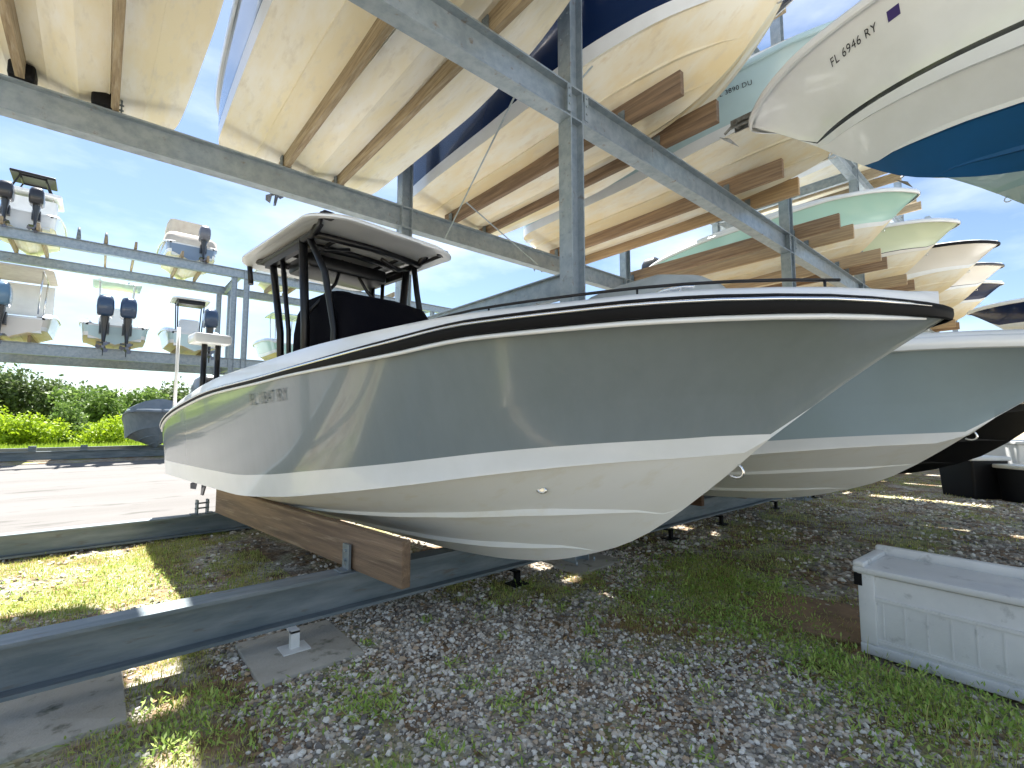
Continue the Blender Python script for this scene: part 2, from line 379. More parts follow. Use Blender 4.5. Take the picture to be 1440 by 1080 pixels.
GROUPS = {}
def make_boat(name, loc, rz, label, cat='boat', group=None, H=None, ns=40, topside='gel_white', band='gel_white', bottom='bot_cream',
              line=None, rail='rubber', engines=(), emat='engine_black', etilt=0.0, rail_strip=False, eyes=True, bottom2=None, escale=1.0):
    root = empty(name, loc, rz, label, cat, group); H = H or Hull()
    st = [0.0, .03, .08, .15, .25, .38, .55] + list(np.linspace(.75, H.L - .5, ns)) + [H.L - .35, H.L - .22, H.L - .12, H.L - .05, H.L]
    m = MB(); mats = [M[topside], M[band], M[bottom], M[line or band], M[bottom2 or bottom]]
    secs = [H.section(x) for x in st]; n = len(secs[0])
    mis = []
    for j in range(n - 1):
        t = secs[0][j + 1][2]
        mis.append(2 if t in (0, 1, 2) else 1 if t in (3, 4) else 3 if t == 5 else 0)
    mis[7] = 4
    for j in (4, 5, 6): mis[j] = 4 if j > 4 else 2
    for side in (-1, 1):
        m.loft([[Vector((side * p[0], x, p[1])) for p in sc] for x, sc in zip(st, secs)], closed=False, mis=mis)
    # transom
    sc = secs[-1]; base = len(m.v)
    vs = [Vector((p[0], H.L, p[1])) for p in sc] + [Vector((-p[0], H.L, p[1])) for p in sc[::-1]]
    m.add(vs, [tuple(range(len(vs)))], 0)
    m.build('hull', mats, root, 32)
    # deck: coaming, inner liner and sole
    def dp(x): return .02 if x < 1.8 * H.kl else .02 + min(.53, (x - 1.8 * H.kl) * .9)
    d = MB(); sts = [x for x in st if .03 <= x <= H.L - .05]
    for side in (-1, 1):
        rings = []
        for x in sts:
            hb, zs = H.hb(x), H.sheer(x); w = min(.26, hb * .55); co_ = H.q(T_CO, x)
            rings.append([Vector((side * hb, x, zs + .0)), Vector((side * (hb - .012), x, zs + .05 + co_ * .8)), Vector((side * (hb - .05), x, zs + .085 + co_)),
                          Vector((side * (hb - w), x, zs + .10 + co_)), Vector((side * (hb - w - .02), x, zs + .07)), Vector((side * max(min(hb - w - .03, H.top(x, zs - dp(x)) - .06), 0), x, zs - dp(x)))])
        d.loft(rings, 0, False, False, True)
    rings = []
    for x in sts:
        wi = max(min(H.hb(x) - min(.26, H.hb(x) * .55) - .03, H.top(x, H.sheer(x) - dp(x)) - .06), 0); zi = H.sheer(x) - dp(x)
        rings.append([Vector((-wi, x, zi)), Vector((wi, x, zi))])
    d.loft(rings, 0, False, False, False)
    xe = sts[-1]; hb, zs = H.hb(xe), H.sheer(xe)
    d.box(-hb + .1, hb - .1, xe - .25, xe + .03, zs - .6, zs + .06)
    d.build('deck', M['gel_white'], root, 45)
    # rub rail
    r = MB(); prof = [(.0, -.052), (.030, -.046), (.046, -.012), (.044, .026), (.022, .044), (-.004, .044)]
    for side in (-1, 1):
        rings = []
        for i, x in enumerate(st[:-2]):
            hb, zs = H.hb(x), H.sheer(x)
            a, b = st[max(i - 1, 0)], st[i + 1]
            tx, ty = H.hb(b) - H.hb(a), b - a
            l = math.hypot(tx, ty); nx, ny = ty / l, -tx / l
            if i == 0: nx, ny = .25, -.6
            ra = H.q(T_RA, x) if rail_strip else 1.0
            rings.append([Vector((side * (max(hb, 0) + p * ra * nx), x + p * ra * ny, zs + q * ra)) for p, q in prof])
        r.loft(rings, 0, False, False, True)
    r.build('rub_rail', M[rail], root, 50)
    if rail_strip:
        for (pp, qq, rad, mm, nm) in ((.047, .012, .009, 'chrome', 'rail_insert'), (.006, -.064, .014, 'gel_white', 'rail_lip')):
            q_ = MB()
            for side in (-1, 1):
                pts = []
                for i, x in enumerate(st[2:-3]):
                    a, b = max(x - .05, 0), x + .05; tx, ty = H.hb(b) - H.hb(a), b - a; l = math.hypot(tx, ty)
                    ra = H.q(T_RA, x); pts.append((side * (H.hb(x) + pp * ra * ty / l), x - pp * ra * tx / l, H.sheer(x) + qq * ra))
                q_.tube(pts, [rad * .35, rad * .7] + [rad] * (len(pts) - 2), 6)
            q_.build(nm, M[mm], root)
    if eyes:
        e = MB(); x = .95 * H.kl; zk = H.keel(x)
        dv = Vector((0, -.82, -.57)) ; c = Vector((0, x, zk)) + dv * .0
        pts = [c + Vector((0, 0.04 * math.cos(t) * .57, -.04 * math.cos(t) * .82)) * 1.0 + dv * (.055 * max(0, math.sin(t)) ) for t in np.linspace(0, PI, 9)]
        e.tube(pts, .009, 6); e.build('bow_eye', M['chrome'], root)
    for ex in engines:
        make_outboard(root, ex, H.L + .0, H.sheer(H.L - .1) + .02, emat, escale, etilt)
    return root, H

def anchor_roller(root, H):
    m = MB(); z = H.sheer(.1) + .09
    m.box(-.07, .07, -.22, .55, z, z + .02)
    for sx in (-.07, .055): m.box(sx, sx + .015, -.26, .1, z - .03, z + .09)
    m.tube([(-.08, -.2, z + .03), (.08, -.2, z + .03)], .04, 10)
    m.tube([(0, .3, z + .05), (0, -.2, z + .09), (0, -.38, z - .02)], .018, 8)     # shank
    m.add([(-.16, -.25, z - .2), (0, -.46, z - .02), (.16, -.25, z - .2), (0, -.3, z - .12), (0, -.40, z - .09)], [(0, 4, 1), (1, 4, 2), (0, 3, 4), (4, 3, 2), (0, 1, 3), (1, 2, 3)])
    m.build('anchor_roller', M['anchor'], root, 40)

def hardtop(root, x, y0, y1, z, hw, m_top='gel_white', legs=True, base=None, mleg='black', thick=.07):
    m = MB(); rings = []
    for zz, ins in ((z, .06), (z + .015, .015), (z + .04, 0), (z + thick, .03), (z + thick + .035, .18)):
        rings.append([Vector((p[0], p[1], zz - .05 * ((p[1] - (y0 + y1) / 2) / ((y1 - y0) / 2)) ** 2 - .03 * ((p[0] - x) / hw) ** 2)) for p in rrect(x - hw + ins, x + hw - ins, y0 + ins, y1 - ins, .16, 5)])
    m.loft(rings); m.build('hardtop', M[m_top], root, 40)
    if legs and base is not None:
        l = MB()
        for sx in (-1, 1):
            for (yb, yt) in ((y0 + .35, y0 + .35), (y1 - .55, y1 - .35)):
                l.tube([(x + sx * hw * .62, yb, base), (x + sx * hw * .7, yt, z)], .03, 8)
            l.tube([(x + sx * hw * .72, y0 + .1, z - .05), (x + sx * hw * .72, y1 - .1, z - .05)], .025, 8)
        l.build('top_frame', M[mleg], root)

# ------------------------------------------------------------------ setting: ground
def ground_material():
    m = bpy.data.materials.new('yard_ground'); m.use_nodes = True
    nt = m.node_tree; b = nt.nodes['Principled BSDF']; L = nt.links
    tc = nd(nt, 'ShaderNodeTexCoord')
    def noise(sc, det=6, ro=.6):
        n = nd(nt, 'ShaderNodeTexNoise'); n.inputs['Scale'].default_value = sc; n.inputs['Detail'].default_value = det
        n.inputs['Roughness'].default_value = ro; L.new(tc.outputs['Object'], n.inputs['Vector']); return n.outputs['Fac']
    def rng_(src, a, c, lo=0, hi=1):
        r = nd(nt, 'ShaderNodeMapRange'); r.inputs[1].default_value = a; r.inputs[2].default_value = c
        r.inputs[3].default_value = lo; r.inputs[4].default_value = hi; L.new(src, r.inputs[0]); return r.outputs[0]
    def mix(f, a, c):
        x = nd(nt, 'ShaderNodeMix', data_type='RGBA'); L.new(f, x.inputs[0])
        for i, v in ((6, a), (7, c)):
            if isinstance(v, tuple): x.inputs[i].default_value = rgba(v)
            else: L.new(v, x.inputs[i])
        return x.outputs[2]
    vo = nd(nt, 'ShaderNodeTexVoronoi'); vo.inputs['Scale'].default_value = 34; L.new(tc.outputs['Object'], vo.inputs['Vector'])
    sepc = nd(nt, 'ShaderNodeSeparateColor'); L.new(vo.outputs['Color'], sepc.inputs[0])
    stone = mix(sepc.outputs[0], (.17, .15, .12), (.64, .60, .52))
    soil = mix(rng_(noise(8), .35, .65), (.085, .065, .045), (.36, .24, .14))
    base = mix(rng_(noise(2.2), .42, .58), soil, stone)
    moss = mix(rng_(noise(14), .35, .65), (.16, .21, .035), (.34, .34, .10))
    base = mix(rng_(noise(1.1, 8), .5, .68), base, moss)
    # meadow beyond the yard
    sep = nd(nt, 'ShaderNodeSeparateXYZ'); L.new(tc.outputs['Object'], sep.inputs[0])
    far = rng_(sep.outputs[1], 33.5, 35)
    mead = mix(rng_(noise(.6), .35, .65), (.17, .25, .03), (.25, .31, .07))
    base = mix(far, base, mead)
    L.new(base, b.inputs['Base Color']); b.inputs['Roughness'].default_value = .95; b.inputs['Specular IOR Level'].default_value = .2
    bp = nd(nt, 'ShaderNodeBump'); bp.inputs['Strength'].default_value = .7; bp.inputs['Distance'].default_value = .02
    L.new(vo.outputs['Distance'], bp.inputs['Height']); L.new(bp.outputs[0], b.inputs['Normal'])
    return m
def pave_material():
    m = mat('pale_pavement', (.128, .121, .114), .85, 0, col2=(.108, .101, .093), scale=.30, stretch=(.7, 2.2, 1), lo=.42, hi=.62,
            col3=(.06, .056, .048), scale3=.9, lo3=.58, hi3=.68, bump=.25, bscale=45)
    return m
g = MB(); g.add([(-400, -300, 0), (500, -300, 0), (500, 700, 0), (-400, 700, 0)], [(0, 1, 2, 3)])
kind(g.build('ground', ground_material()), 'structure')
g = MB(); g.add([(-60, 8.75, .004), (70, 8.75, .004), (70, 26.2, .004), (-60, 26.2, .004)], [(0, 1, 2, 3)])
kind(g.build('pavement', pave_material()), 'structure')

g = MB(); g.add([(-60, -42, .004), (70, -42, .004), (70, -7.2, .004), (-60, -7.2, .004)], [(0, 1, 2, 3)])
kind(g.build('bounce_sheet', mat('pale_bounce', (.56, .54, .50), .85, 0, col2=(.48, .46, .43), scale=.4, bump=.2, bscale=40)), 'structure')  # added unseen pale sheet behind the camera, bounces sunlight into the shaded side

# gravel and grass cover, denser close to the camera
def fbm(x, y, sc, seed):
    r = np.random.default_rng(seed); v = np.zeros_like(x)
    for k in range(14):
        a = r.uniform(0, 2 * PI); f = sc * r.uniform(.6, 2.2); v += np.sin((x * np.cos(a) + y * np.sin(a)) * f + r.uniform(0, 6.28)) / (f / sc)
    return v / 4.5
def blob(x, y, cx, cy, rx, ry): return np.exp(-(((x - cx) / rx) ** 2 + ((y - cy) / ry) ** 2))
def grassiness(x, y):
    v = .10 + .40 * fbm(x, y, 2.1, 3) + .45 * fbm(x, y, 6, 5) + .3 * fbm(x, y, 15, 8)
    v += .75 * blob(x, y, 4.6, 2.3, 1.1, .75) + .9 * blob(x, y, 3.9, 1.05, .45, .35) + .8 * blob(x, y, 3.2, .5, .6, .35)
    v += .65 * blob(x, y, .6, 3.0, .5, .75) + .75 * blob(x, y, 0, 6.3, 1.2, 1.4) + .5 * blob(x, y, .9, 2.1, .35, .3)
    v += .9 * blob(x, y, 15, 5.5, 5, 3.0) + .5 * blob(x, y, 8, 2.5, 2.5, 1.2) + .45 * blob(x, y, 2.0, .9, .5, .3) + .6 * blob(x, y, .45, 3.5, .22, .8) + .35 * blob(x, y, 1.25, 2.6, .25, .25) + .3 * blob(x, y, 3.2, 3.3, .4, .3)
    v -= 1.1 * blob(x, y, 2.3, 1.6, 1.0, 1.1) + .5 * blob(x, y, 2.1, 3.2, .6, .6)
    return v
PADS = [(-.62, .20, 3.38, 4.10), (.82, 1.48, 3.28, 4.0), (3.9, 4.68, 3.45, 4.2), (3.95, 4.75, -.6, 1.08)]
def in_pads(x, y):
    k = np.zeros(len(x), bool)
    for a, b, c, d in PADS: k |= (x > a) & (x < b) & (y > c) & (y < d)
    return k
t_ = (1 + 5 ** .5) / 2
ICO = np.array([(-1, t_, 0), (1, t_, 0), (-1, -t_, 0), (1, -t_, 0), (0, -1, t_), (0, 1, t_), (0, -1, -t_), (0, 1, -t_), (t_, 0, -1), (t_, 0, 1), (-t_, 0, -1), (-t_, 0, 1)]) / math.sqrt(1 + t_ * t_)
ICF = np.array([(0, 11, 5), (0, 5, 1), (0, 1, 7), (0, 7, 10), (0, 10, 11), (1, 5, 9), (5, 11, 4), (11, 10, 2), (10, 7, 6), (7, 1, 8), (3, 9, 4), (3, 4, 2), (3, 2, 6), (3, 6, 8), (3, 8, 9), (4, 9, 5), (2, 4, 11), (6, 2, 10), (8, 6, 7), (9, 8, 1)])
def stones(n, x0, x1, y0, y1, rmin, rmax, thr):
    x = rng.uniform(x0, x1, n); y = rng.uniform(y0, y1, n)
    gq = grassiness(x, y); keep = (gq < thr + rng.uniform(-.35, .35, n)) & ~in_pads(x, y) & (y > .03 * x - .3) & (x > -.15 * y - .3)
    x, y = x[keep], y[keep]; n = len(x)
    r = rmin + (rmax - rmin) * rng.random(n) ** 2.2
    base = ICO[None] * (1 + rng.uniform(-.28, .28, (n, 12, 1)))
    sc = np.stack([r * rng.uniform(.8, 1.35, n), r * rng.uniform(.7, 1.1, n), r * rng.uniform(.5, .9, n)], 1)
    V = base * sc[:, None, :]; a = rng.uniform(0, 2 * PI, n); c, s = np.cos(a), np.sin(a)
    X = V[:, :, 0] * c[:, None] - V[:, :, 1] * s[:, None] + x[:, None]; Y = V[:, :, 0] * s[:, None] + V[:, :, 1] * c[:, None] + y[:, None]
    Z = V[:, :, 2] + (sc[:, 2] * rng.uniform(.1, .9, n))[:, None]
    return np.stack([X, Y, Z], 2).reshape(-1, 3), (ICF[None] + 12 * np.arange(n)[:, None, None]).reshape(-1, 3), np.repeat(rng.random(n), 20)
parts_ = [stones(56000, .1, 5.0, .2, 4.2, .005, .019, .40), stones(8000, -1.2, 9, 2.5, 8.7, .012, .03, .36), stones(7000, 4.5, 14, .3, 5, .014, .032, .45)]
off = 0; Vs, Fs, Ts = [], [], []
for V, F, T in parts_: Vs.append(V); Fs.append(F + off); Ts.append(T); off += len(V)
kind(np_mesh('gravel', np.concatenate(Vs), np.concatenate(Fs), M['stone'], tint=np.concatenate(Ts)), 'stuff')

def blades(n, x0, x1, y0, y1, h0, h1, w, thr, soft=.25, lean=.6):
    x = rng.uniform(x0, x1, n); y = rng.uniform(y0, y1, n)
    gq = grassiness(x, y); keep = (gq > thr + rng.uniform(-soft, soft, n)) & ~in_pads(x, y)
    x, y, gq = x[keep], y[keep], gq[keep]; n = len(x)
    h = (h0 + (h1 - h0) * rng.random(n) ** 2) * np.clip(.5 + gq * .6, .4, 1.3)
    a = rng.uniform(0, 2 * PI, n); l = rng.uniform(.1, lean, n) * h; b = rng.uniform(0, 2 * PI, n)
    dx, dy = np.cos(a) * w / 2, np.sin(a) * w / 2; lx, ly = np.cos(b) * l, np.sin(b) * l
    z = np.zeros(n)
    P = np.stack([np.stack([x - dx, y - dy, z], 1), np.stack([x + dx, y + dy, z], 1), np.stack([x + dx * .8 + lx * .35, y + dy * .8 + ly * .35, h * .6], 1),
                  np.stack([x - dx * .8 + lx * .35, y - dy * .8 + ly * .35, h * .6], 1), np.stack([x + lx, y + ly, h], 1)], 1).reshape(-1, 3)
    i = 5 * np.arange(n)[:, None]
    F = np.concatenate([i + np.array([[0, 1, 2]]), i + np.array([[0, 2, 3]]), i + np.array([[3, 2, 4]])])
    t = rng.random(n); return P, F, np.concatenate([t, t, t])
sets = [blades(80000, -.6, 5.5, .2, 4.6, .012, .055, .0045, .46), blades(60000, -1.8, 1.6, 4.0, 8.5, .012, .05, .006, .30, .3), blades(50000, 4, 22, .5, 9, .015, .07, .009, .35), blades(700, 3.2, 4.05, -.3, 1.0, .08, .24, .005, -.3, .2, .35)]
off = 0; Vs, Fs, Ts = [], [], []
for V, F, T in sets: Vs.append(V); Fs.append(F + off); Ts.append(T); off += len(V)
kind(np_mesh('grass', np.concatenate(Vs), np.concatenate(Fs), M['grass'], tint=np.concatenate(Ts)), 'stuff')

# low leafy weeds
def weeds(spots):
    Vs, Fs, Ts = [], [], []; off = 0
    for cx, cy, r, n, hh in spots:
        x = rng.normal(cx, r, n); y = rng.normal(cy, r, n); z = rng.random(n) ** 1.5 * hh + .006
        k = ~in_pads(x, y); x, y, z = x[k], y[k], z[k]; n = len(x)
        a = rng.uniform(0, 2 * PI, n); ln = rng.uniform(.018, .05, n); tl = rng.uniform(-.1, 1.25, n)
        ux, uy = np.cos(a), np.sin(a)
        p0 = np.stack([x, y, z], 1); d = np.stack([ux * np.cos(tl), uy * np.cos(tl), np.sin(tl)], 1) * ln[:, None]; sd = np.stack([-uy, ux, 0 * ux], 1) * (ln * .16)[:, None]
        P = np.stack([p0, p0 + d * .5 + sd, p0 + d, p0 + d * .5 - sd], 1).reshape(-1, 3)
        F = (np.arange(4)[None] + 4 * np.arange(n)[:, None]) + off; off += 4 * n
        Vs.append(P); Fs.append(F); Ts.append(rng.random(n))
    return np.concatenate(Vs), np.concatenate(Fs), np.concatenate(Ts)
wsp = [(1.25, 2.62, .10, 350, .09), (1.0, 2.0, .09, 300, .07), (4.4, 2.3, .45, 2000, .06), (5.2, 2.7, .5, 1800, .07), (4.9, 2.0, .2, 900, .08), (3.9, 1.75, .2, 1000, .08), (3.7, 1.15, .16, 1000, .09), (3.5, .75, .22, 1400, .09), (3.7, .3, .2, 1200, .1), (3.75, 2.6, .3, 900, .05),
       (2.9, .45, .25, 600, .06), (3.85, .65, .12, 400, .1), (.35, 3.1, .22, 900, .05), (.1, 6.0, .5, 1800, .04), (-.3, 6.8, .5, 1200, .04), (1.5, 1.6, .3, 300, .04), (2.6, 1.6, .35, 250, .04), (4.2, 1.9, .3, 600, .08), (.9, 2.9, .2, 300, .05), (6.5, 2.6, .5, 700, .09), (2.9, 3.35, .2, 200, .08)]
for _ in range(80): wsp.append((rng.uniform(0, 5), rng.uniform(.8, 3.6), rng.uniform(.025, .07), int(rng.uniform(12, 50)), .035))
V, F, T = weeds(wsp)
kind(np_mesh('weeds', V, F, M['grass_weed'], tint=T), 'stuff')

n = 1500; x = rng.uniform(-.3, 6, n); y = rng.uniform(.2, 5, n); k_ = ~in_pads(x, y); x, y = x[k_], y[k_]; n = len(x); a = rng.uniform(0, 2 * PI, n); l_ = rng.uniform(.012, .035, n)
ux, uy = np.cos(a) * l_, np.sin(a) * l_; zz_ = rng.uniform(.012, .03, n)
P = np.stack([np.stack([x - ux, y - uy, zz_], 1), np.stack([x - uy * .35, y + ux * .35, zz_ + .006], 1), np.stack([x + ux, y + uy, zz_ + rng.uniform(-.008, .012, n)], 1), np.stack([x + uy * .35, y - ux * .35, zz_ - .003], 1)], 1).reshape(-1, 3)
n2 = 7000; xd = rng.normal(3.45, .5, n2); yd = 2.15 - (xd - 3.45) * .95 + rng.normal(0, .22, n2); k_ = ~in_pads(xd, yd) & (yd > .1); xd, yd = xd[k_], yd[k_]; n2 = len(xd)
ad = rng.uniform(0, 2 * PI, n2); ld = rng.uniform(.02, .06, n2); hd = rng.uniform(.004, .028, n2)
Pd = np.stack([np.stack([xd - np.sin(ad) * .002, yd + np.cos(ad) * .002, 0 * xd + .004], 1), np.stack([xd + np.sin(ad) * .002, yd - np.cos(ad) * .002, 0 * xd + .004], 1), np.stack([xd + np.cos(ad) * ld, yd + np.sin(ad) * ld, hd], 1)], 1).reshape(-1, 3)
M['straw'] = leaf_mat('dry_straw', (.26, .15, .06), (.55, .38, .18), .2)
kind(np_mesh('dry_grass', Pd, np.arange(3)[None] + 3 * np.arange(n2)[:, None], M['straw'], tint=rng.random(n2)), 'stuff')
M['litter'] = leaf_mat('dead_leaf', (.12, .07, .035), (.38, .25, .12), .1)
kind(np_mesh('leaf_litter', P, np.arange(4)[None] + 4 * np.arange(n)[:, None], M['litter'], tint=rng.random(n)), 'stuff')
# meadow tufts beyond the far rack
n = 26000; x = rng.uniform(-14, 12, n); y = rng.uniform(34.5, 50, n); a = rng.uniform(0, 2 * PI, n); h = rng.uniform(.12, .45, n)
P = np.stack([np.stack([x - np.cos(a) * .05, y - np.sin(a) * .05, 0 * x], 1), np.stack([x + np.cos(a) * .05, y + np.sin(a) * .05, 0 * x], 1), np.stack([x + rng.uniform(-.1, .1, n), y + rng.uniform(-.1, .1, n), h], 1)], 1).reshape(-1, 3)
kind(np_mesh('meadow_grass', P, np.arange(3)[None] + 3 * np.arange(n)[:, None], M['grass_far'], tint=rng.random(n)), 'stuff')

# ------------------------------------------------------------------ trees
def leaf_cloud(lobes, n, size):
    tot = sum(l[3] ** 2 for l in lobes); Vs = []
    for cx, cy, cz, r, fz in lobes:
        k = int(n * r * r / tot)
        d = rng.normal(size=(k, 3)); d /= np.linalg.norm(d, axis=1)[:, None]
        rad = r * (rng.random(k) ** .45) * (1 + .22 * np.sin(d[:, 0] * 5 + cx) * np.cos(d[:, 2] * 6 + cy))
        p = d * rad[:, None] * np.array([1, 1, fz]) + np.array([cx, cy, cz]); Vs.append(p[p[:, 2] > .05])
    p = np.concatenate(Vs); k = len(p)
    u = rng.normal(size=(k, 3)); u /= np.linalg.norm(u, axis=1)[:, None]
    w = np.cross(u, rng.normal(size=(k, 3))); w /= np.linalg.norm(w, axis=1)[:, None]
    s = (size * rng.uniform(.6, 1.3, k))[:, None]
    P = np.stack([p - u * s, p + w * s * .5, p + u * s, p - w * s * .5], 1).reshape(-1, 3)
    return P, np.arange(4)[None] + 4 * np.arange(k)[:, None], rng.random(k)
def tree(name, x, y, h, r, leafm, label, cat, group, nl=2600, size=.16, trunk=True):
    root = empty(name, (x, y, 0), 0, label, cat, group)
    lobes = []
    for k in range(9):
        a = random.uniform(0, 2 * PI); q = r * random.uniform(.15, .75)
        z = h * random.uniform(.35, .78) if trunk else h * random.uniform(.15, .6)
        lobes.append((q * math.cos(a), q * math.sin(a), z, r * random.uniform(.32, .55), random.uniform(.7, 1)))
    lobes.append((0, 0, h * .72, h * .27, 1)); lobes.append((0, 0, h * (.45 if trunk else .3), r * .62, .8))
    P, F, T = leaf_cloud(lobes, nl, size); np_mesh('crown', P, F, M[leafm], root, tint=T)
    t = MB(); tb = h * .6
    t.tube([(0, 0, -.05), (.08, .03, tb * .5), (-.05, .06, tb)], [.16 * h / 5, .11 * h / 5, .05 * h / 5], 8)
    for k in range(5):
        l = lobes[k]; t.tube([(.04, .03, tb * random.uniform(.25, .6)), (l[0] * .5, l[1] * .5, l[2] * .75), (l[0], l[1], l[2])], [.07 * h / 5, .05 * h / 5, .02], 6)
    t.build('trunk', M['bark'], root)
    return root
TREES = [(-9.5, 56, 6.6, 3.4, 'leaf_dark', 'tall dark tree at the far left edge of the treeline'),
         (-6.2, 58, 7.0, 3.2, 'leaf_dark', 'tall dark rounded tree rising second from the left in the treeline'),
         (-3.0, 57, 5.7, 2.8, 'leaf_dark', 'olive crowned tree behind the round bushes left of the boat stern'),
         (-.2, 52, 4.7, 2.6, 'leaf_mid', 'broad olive green tree in the middle of the treeline gap'),
         (2.6, 54, 4.9, 2.4, 'leaf_mid', 'green tree with a reddish tinted top beside the covered boat'),
         (5.4, 57, 6.0, 3.0, 'leaf_dark', 'dark tree partly hidden behind the covered grey boat'),
         (9.5, 58, 6.4, 3.2, 'leaf_dark', 'dark tree behind the stern of the grey boat'),
         (-13.5, 57, 6.8, 3.4, 'leaf_dark', 'dark tree beyond the left end of the far rack')]
for x, y, h, r, lm, lb in TREES: tree('tree', x, y, h, r, lm, lb, 'tree', 'trees along the edge of the yard', 3600, .2)
BUSH = [(-5.6, 44.5, 3.5, 3.0, 'leaf_lime', 'large bright yellow green bush at the left edge under the far rack'),
        (-3.2, 43, 2.3, 1.9, 'leaf_lime', 'bright lime bush sloping down beside the largest lime bush'),
        (-1.7, 46, 3.4, 1.9, 'leaf_mid', 'rounded grey green bush with a dark hollow below'),
        (.6, 43.5, 2.1, 2.4, 'leaf_lime', 'low lime green bush in front of the olive tree'),
        (2.9, 45, 2.9, 1.4, 'leaf_mid', 'upright vivid green bush just left of the covered boat'),
        (4.6, 46, 2.3, 1.6, 'leaf_mid', 'low green bush behind the covered boat')]
for x, y, h, r, lm, lb in BUSH: tree('bush', x, y, h, r, lm, lb, 'bush', 'bushes on the grass beyond the far rack', 3200, .12, False)
lobes = [(xx + rng.uniform(-2, 2), 66 + rng.uniform(-4, 6), rng.uniform(1.5, 3.4), rng.uniform(2.2, 3.6), 1) for xx in np.arange(-40, 80, 2.6)]
P, F, T = leaf_cloud(lobes, 26000, .3)
kind(np_mesh('woodland', P, F, M['leaf_dark'], tint=T), 'stuff')

# ------------------------------------------------------------------ boat racks
YN, YF = 3.81, 8.1
SLOTS = [-.5, 2.53, 5.8, 8.95, 12.15, 15.35, 18.55, 21.75, 24.95, 28.15]
Z2, Z3, TH = 5.73, 9.33, .32
rack = empty('boat_rack', (0, 0, 0), 0, 'galvanised steel rack over the grey boat carrying a row of boats on timbers', 'boat rack')
def part(name, m, mt, root, sharp=None): return m.build(name, mt, root, sharp)
XA, XB = -9.0, 37.6
for Y in (YN, YF):
    for z, hh in ((Z2, .42), (Z3, .40)):
        b = MB(); b.ibeam((XA, Y, z - hh / 2), (XB, Y, z - hh / 2), hh, .2, .022, .014); part('beam', b, M['steel'] if z < 8 else M['steel'], rack)
b = MB(); b.ibeam((XA, YN, .295), (XB, YN, .295), .29, .19, .022, .014); part('beam', b, M['steel_dark'], rack)
b = MB(); b.ibeam((XA, YF + .12, .165), (XB, YF + .12, .165), .27, .19, .022, .014); part('beam', b, M['steel_dark'], rack)
POSTS = [-2.1, 4.25, 11.3, 17.0, 23.3, 29.7, 36.0]
for Y in (YN, YF):
    for X in POSTS:
        b = MB(); b.ibeam((X, Y, 0.02), (X, Y, 11.5), .23, .206, .018, .024, up=Vector((1, 0, 0)))
        b.box(X - .2, X + .2, Y - .2, Y + .2, 0.003, .02)
        for zz in np.arange(2.2, 9.2, .28):
            for yy in (-.06, .06): b.tube([(X - .125, Y + yy, zz), (X - .113, Y + yy, zz)], .013, 6)
        for zt_, hh_ in ((Z2, .42), (.44, .29)) if Y == YN else ((Z2, .42),):
            sg = -1 if Y == YN else 1
            for sx in (-1, 1):
                b.box(X + sx * .125, X + sx * .19, Y + sg * .112, Y + sg * .124, zt_ - hh_ + .04, zt_ - .04)
                for zz in (.09, .19, .29):
                    if zz < hh_ - .06: b.tube([(X + sx * .158, Y + sg * .120, zt_ - zz), (X + sx * .158, Y + sg * .140, zt_ - zz)], .016, 6)
        for sx in (-.15, .15):
            for sy in (-.15, .15): b.tube([(X + sx, Y + sy, .015), (X + sx, Y + sy, .07)], .014, 6)
        part('post', b, M['steel'], rack)
for X in POSTS:
    b = MB(); b.ibeam((X, YN + .1, 3.28), (X, YF - .1, 3.28), .30, .12, .014, .01); part('tie_beam', b, M['steel'], rack)
    b = MB(); b.ibeam((X, YN + .1, Z3 - .2), (X, YF - .1, Z3 - .2), .30, .12, .014, .01); part('tie_beam', b, M['steel'], rack)
for (p, q) in (((3.4, 3.9, 5.32), (5.1, 8.0, 5.32)), ((4.5, 6.4, 5.31), (7.6, 7.9, 5.31)), ((4.4, 3.9, 5.9), (6.8, 3.9, 9.0))):
    b = MB(); b.tube([p, q], .012, 6); part('brace_rod', b, M['steel'], rack)
def timber(root, x0, y0, x1, y1, z0, h, t, m):
    L = math.hypot(x1 - x0, y1 - y0); a = math.atan2(-(x1 - x0), (y1 - y0))
    b = MB(); b.rbox(-t / 2, t / 2, 0, L, 0, h, .006); o = b.build('timber_bunk', m, root, 30)
    o.location = (x0, y0, z0); o.rotation_euler = (0, 0, a); return o
def bracket(root, x, y, z, a=0):
    b = MB(); mt = Matrix.Translation((x, y, z)) @ Euler((0, 0, a)).to_matrix().to_4x4()
    b.box(-.075, -.055, -.05, .05, 0.0, .2, mtx=mt); b.box(-.14, -.055, -.06, .06, 0.0, .012, mtx=mt)
    b.box(.055, .075, -.05, .05, 0.0, .2, mtx=mt); b.box(.055, .14, -.06, .06, 0.0, .012, mtx=mt)
    for zz in (.08, .15): b.tube([(mt @ Vector((-.09, 0, zz))), (mt @ Vector((.09, 0, zz)))], .012, 6)
    b.build('bunk_bracket', M['steel_dark'], root)
for i, X in enumerate(SLOTS):
    for k, dx in enumerate((-.44, .44)):
        mt = M['wood_grey'] if X < 4 else (M['wood'] if (i + k) % 3 else M['wood_dark'])
        timber(rack, X + dx, 2.86 + .08 * ((i * 7 + k * 3) % 5) / 5, X + dx, 8.36, Z2 + .003, TH, .085, M['wood_grey'] if X < 4 else (M['wood_brown'] if i == 2 else (M['wood'], M['wood_light'], M['wood_light'], M['wood'])[(i + k * 2) % 4]))
        if i < 6:
            for Y in (YN, YF): bracket(rack, X + dx, Y, Z2 + .002)
for X in (5.8, 8.95, 12.3, 15.35, 18.55, 21.75):
    for dx in (-.44, .44): timber(rack, X + dx, 3.0, X + dx, 8.36, Z3 + .003, .3, .085, M['wood_grey'])
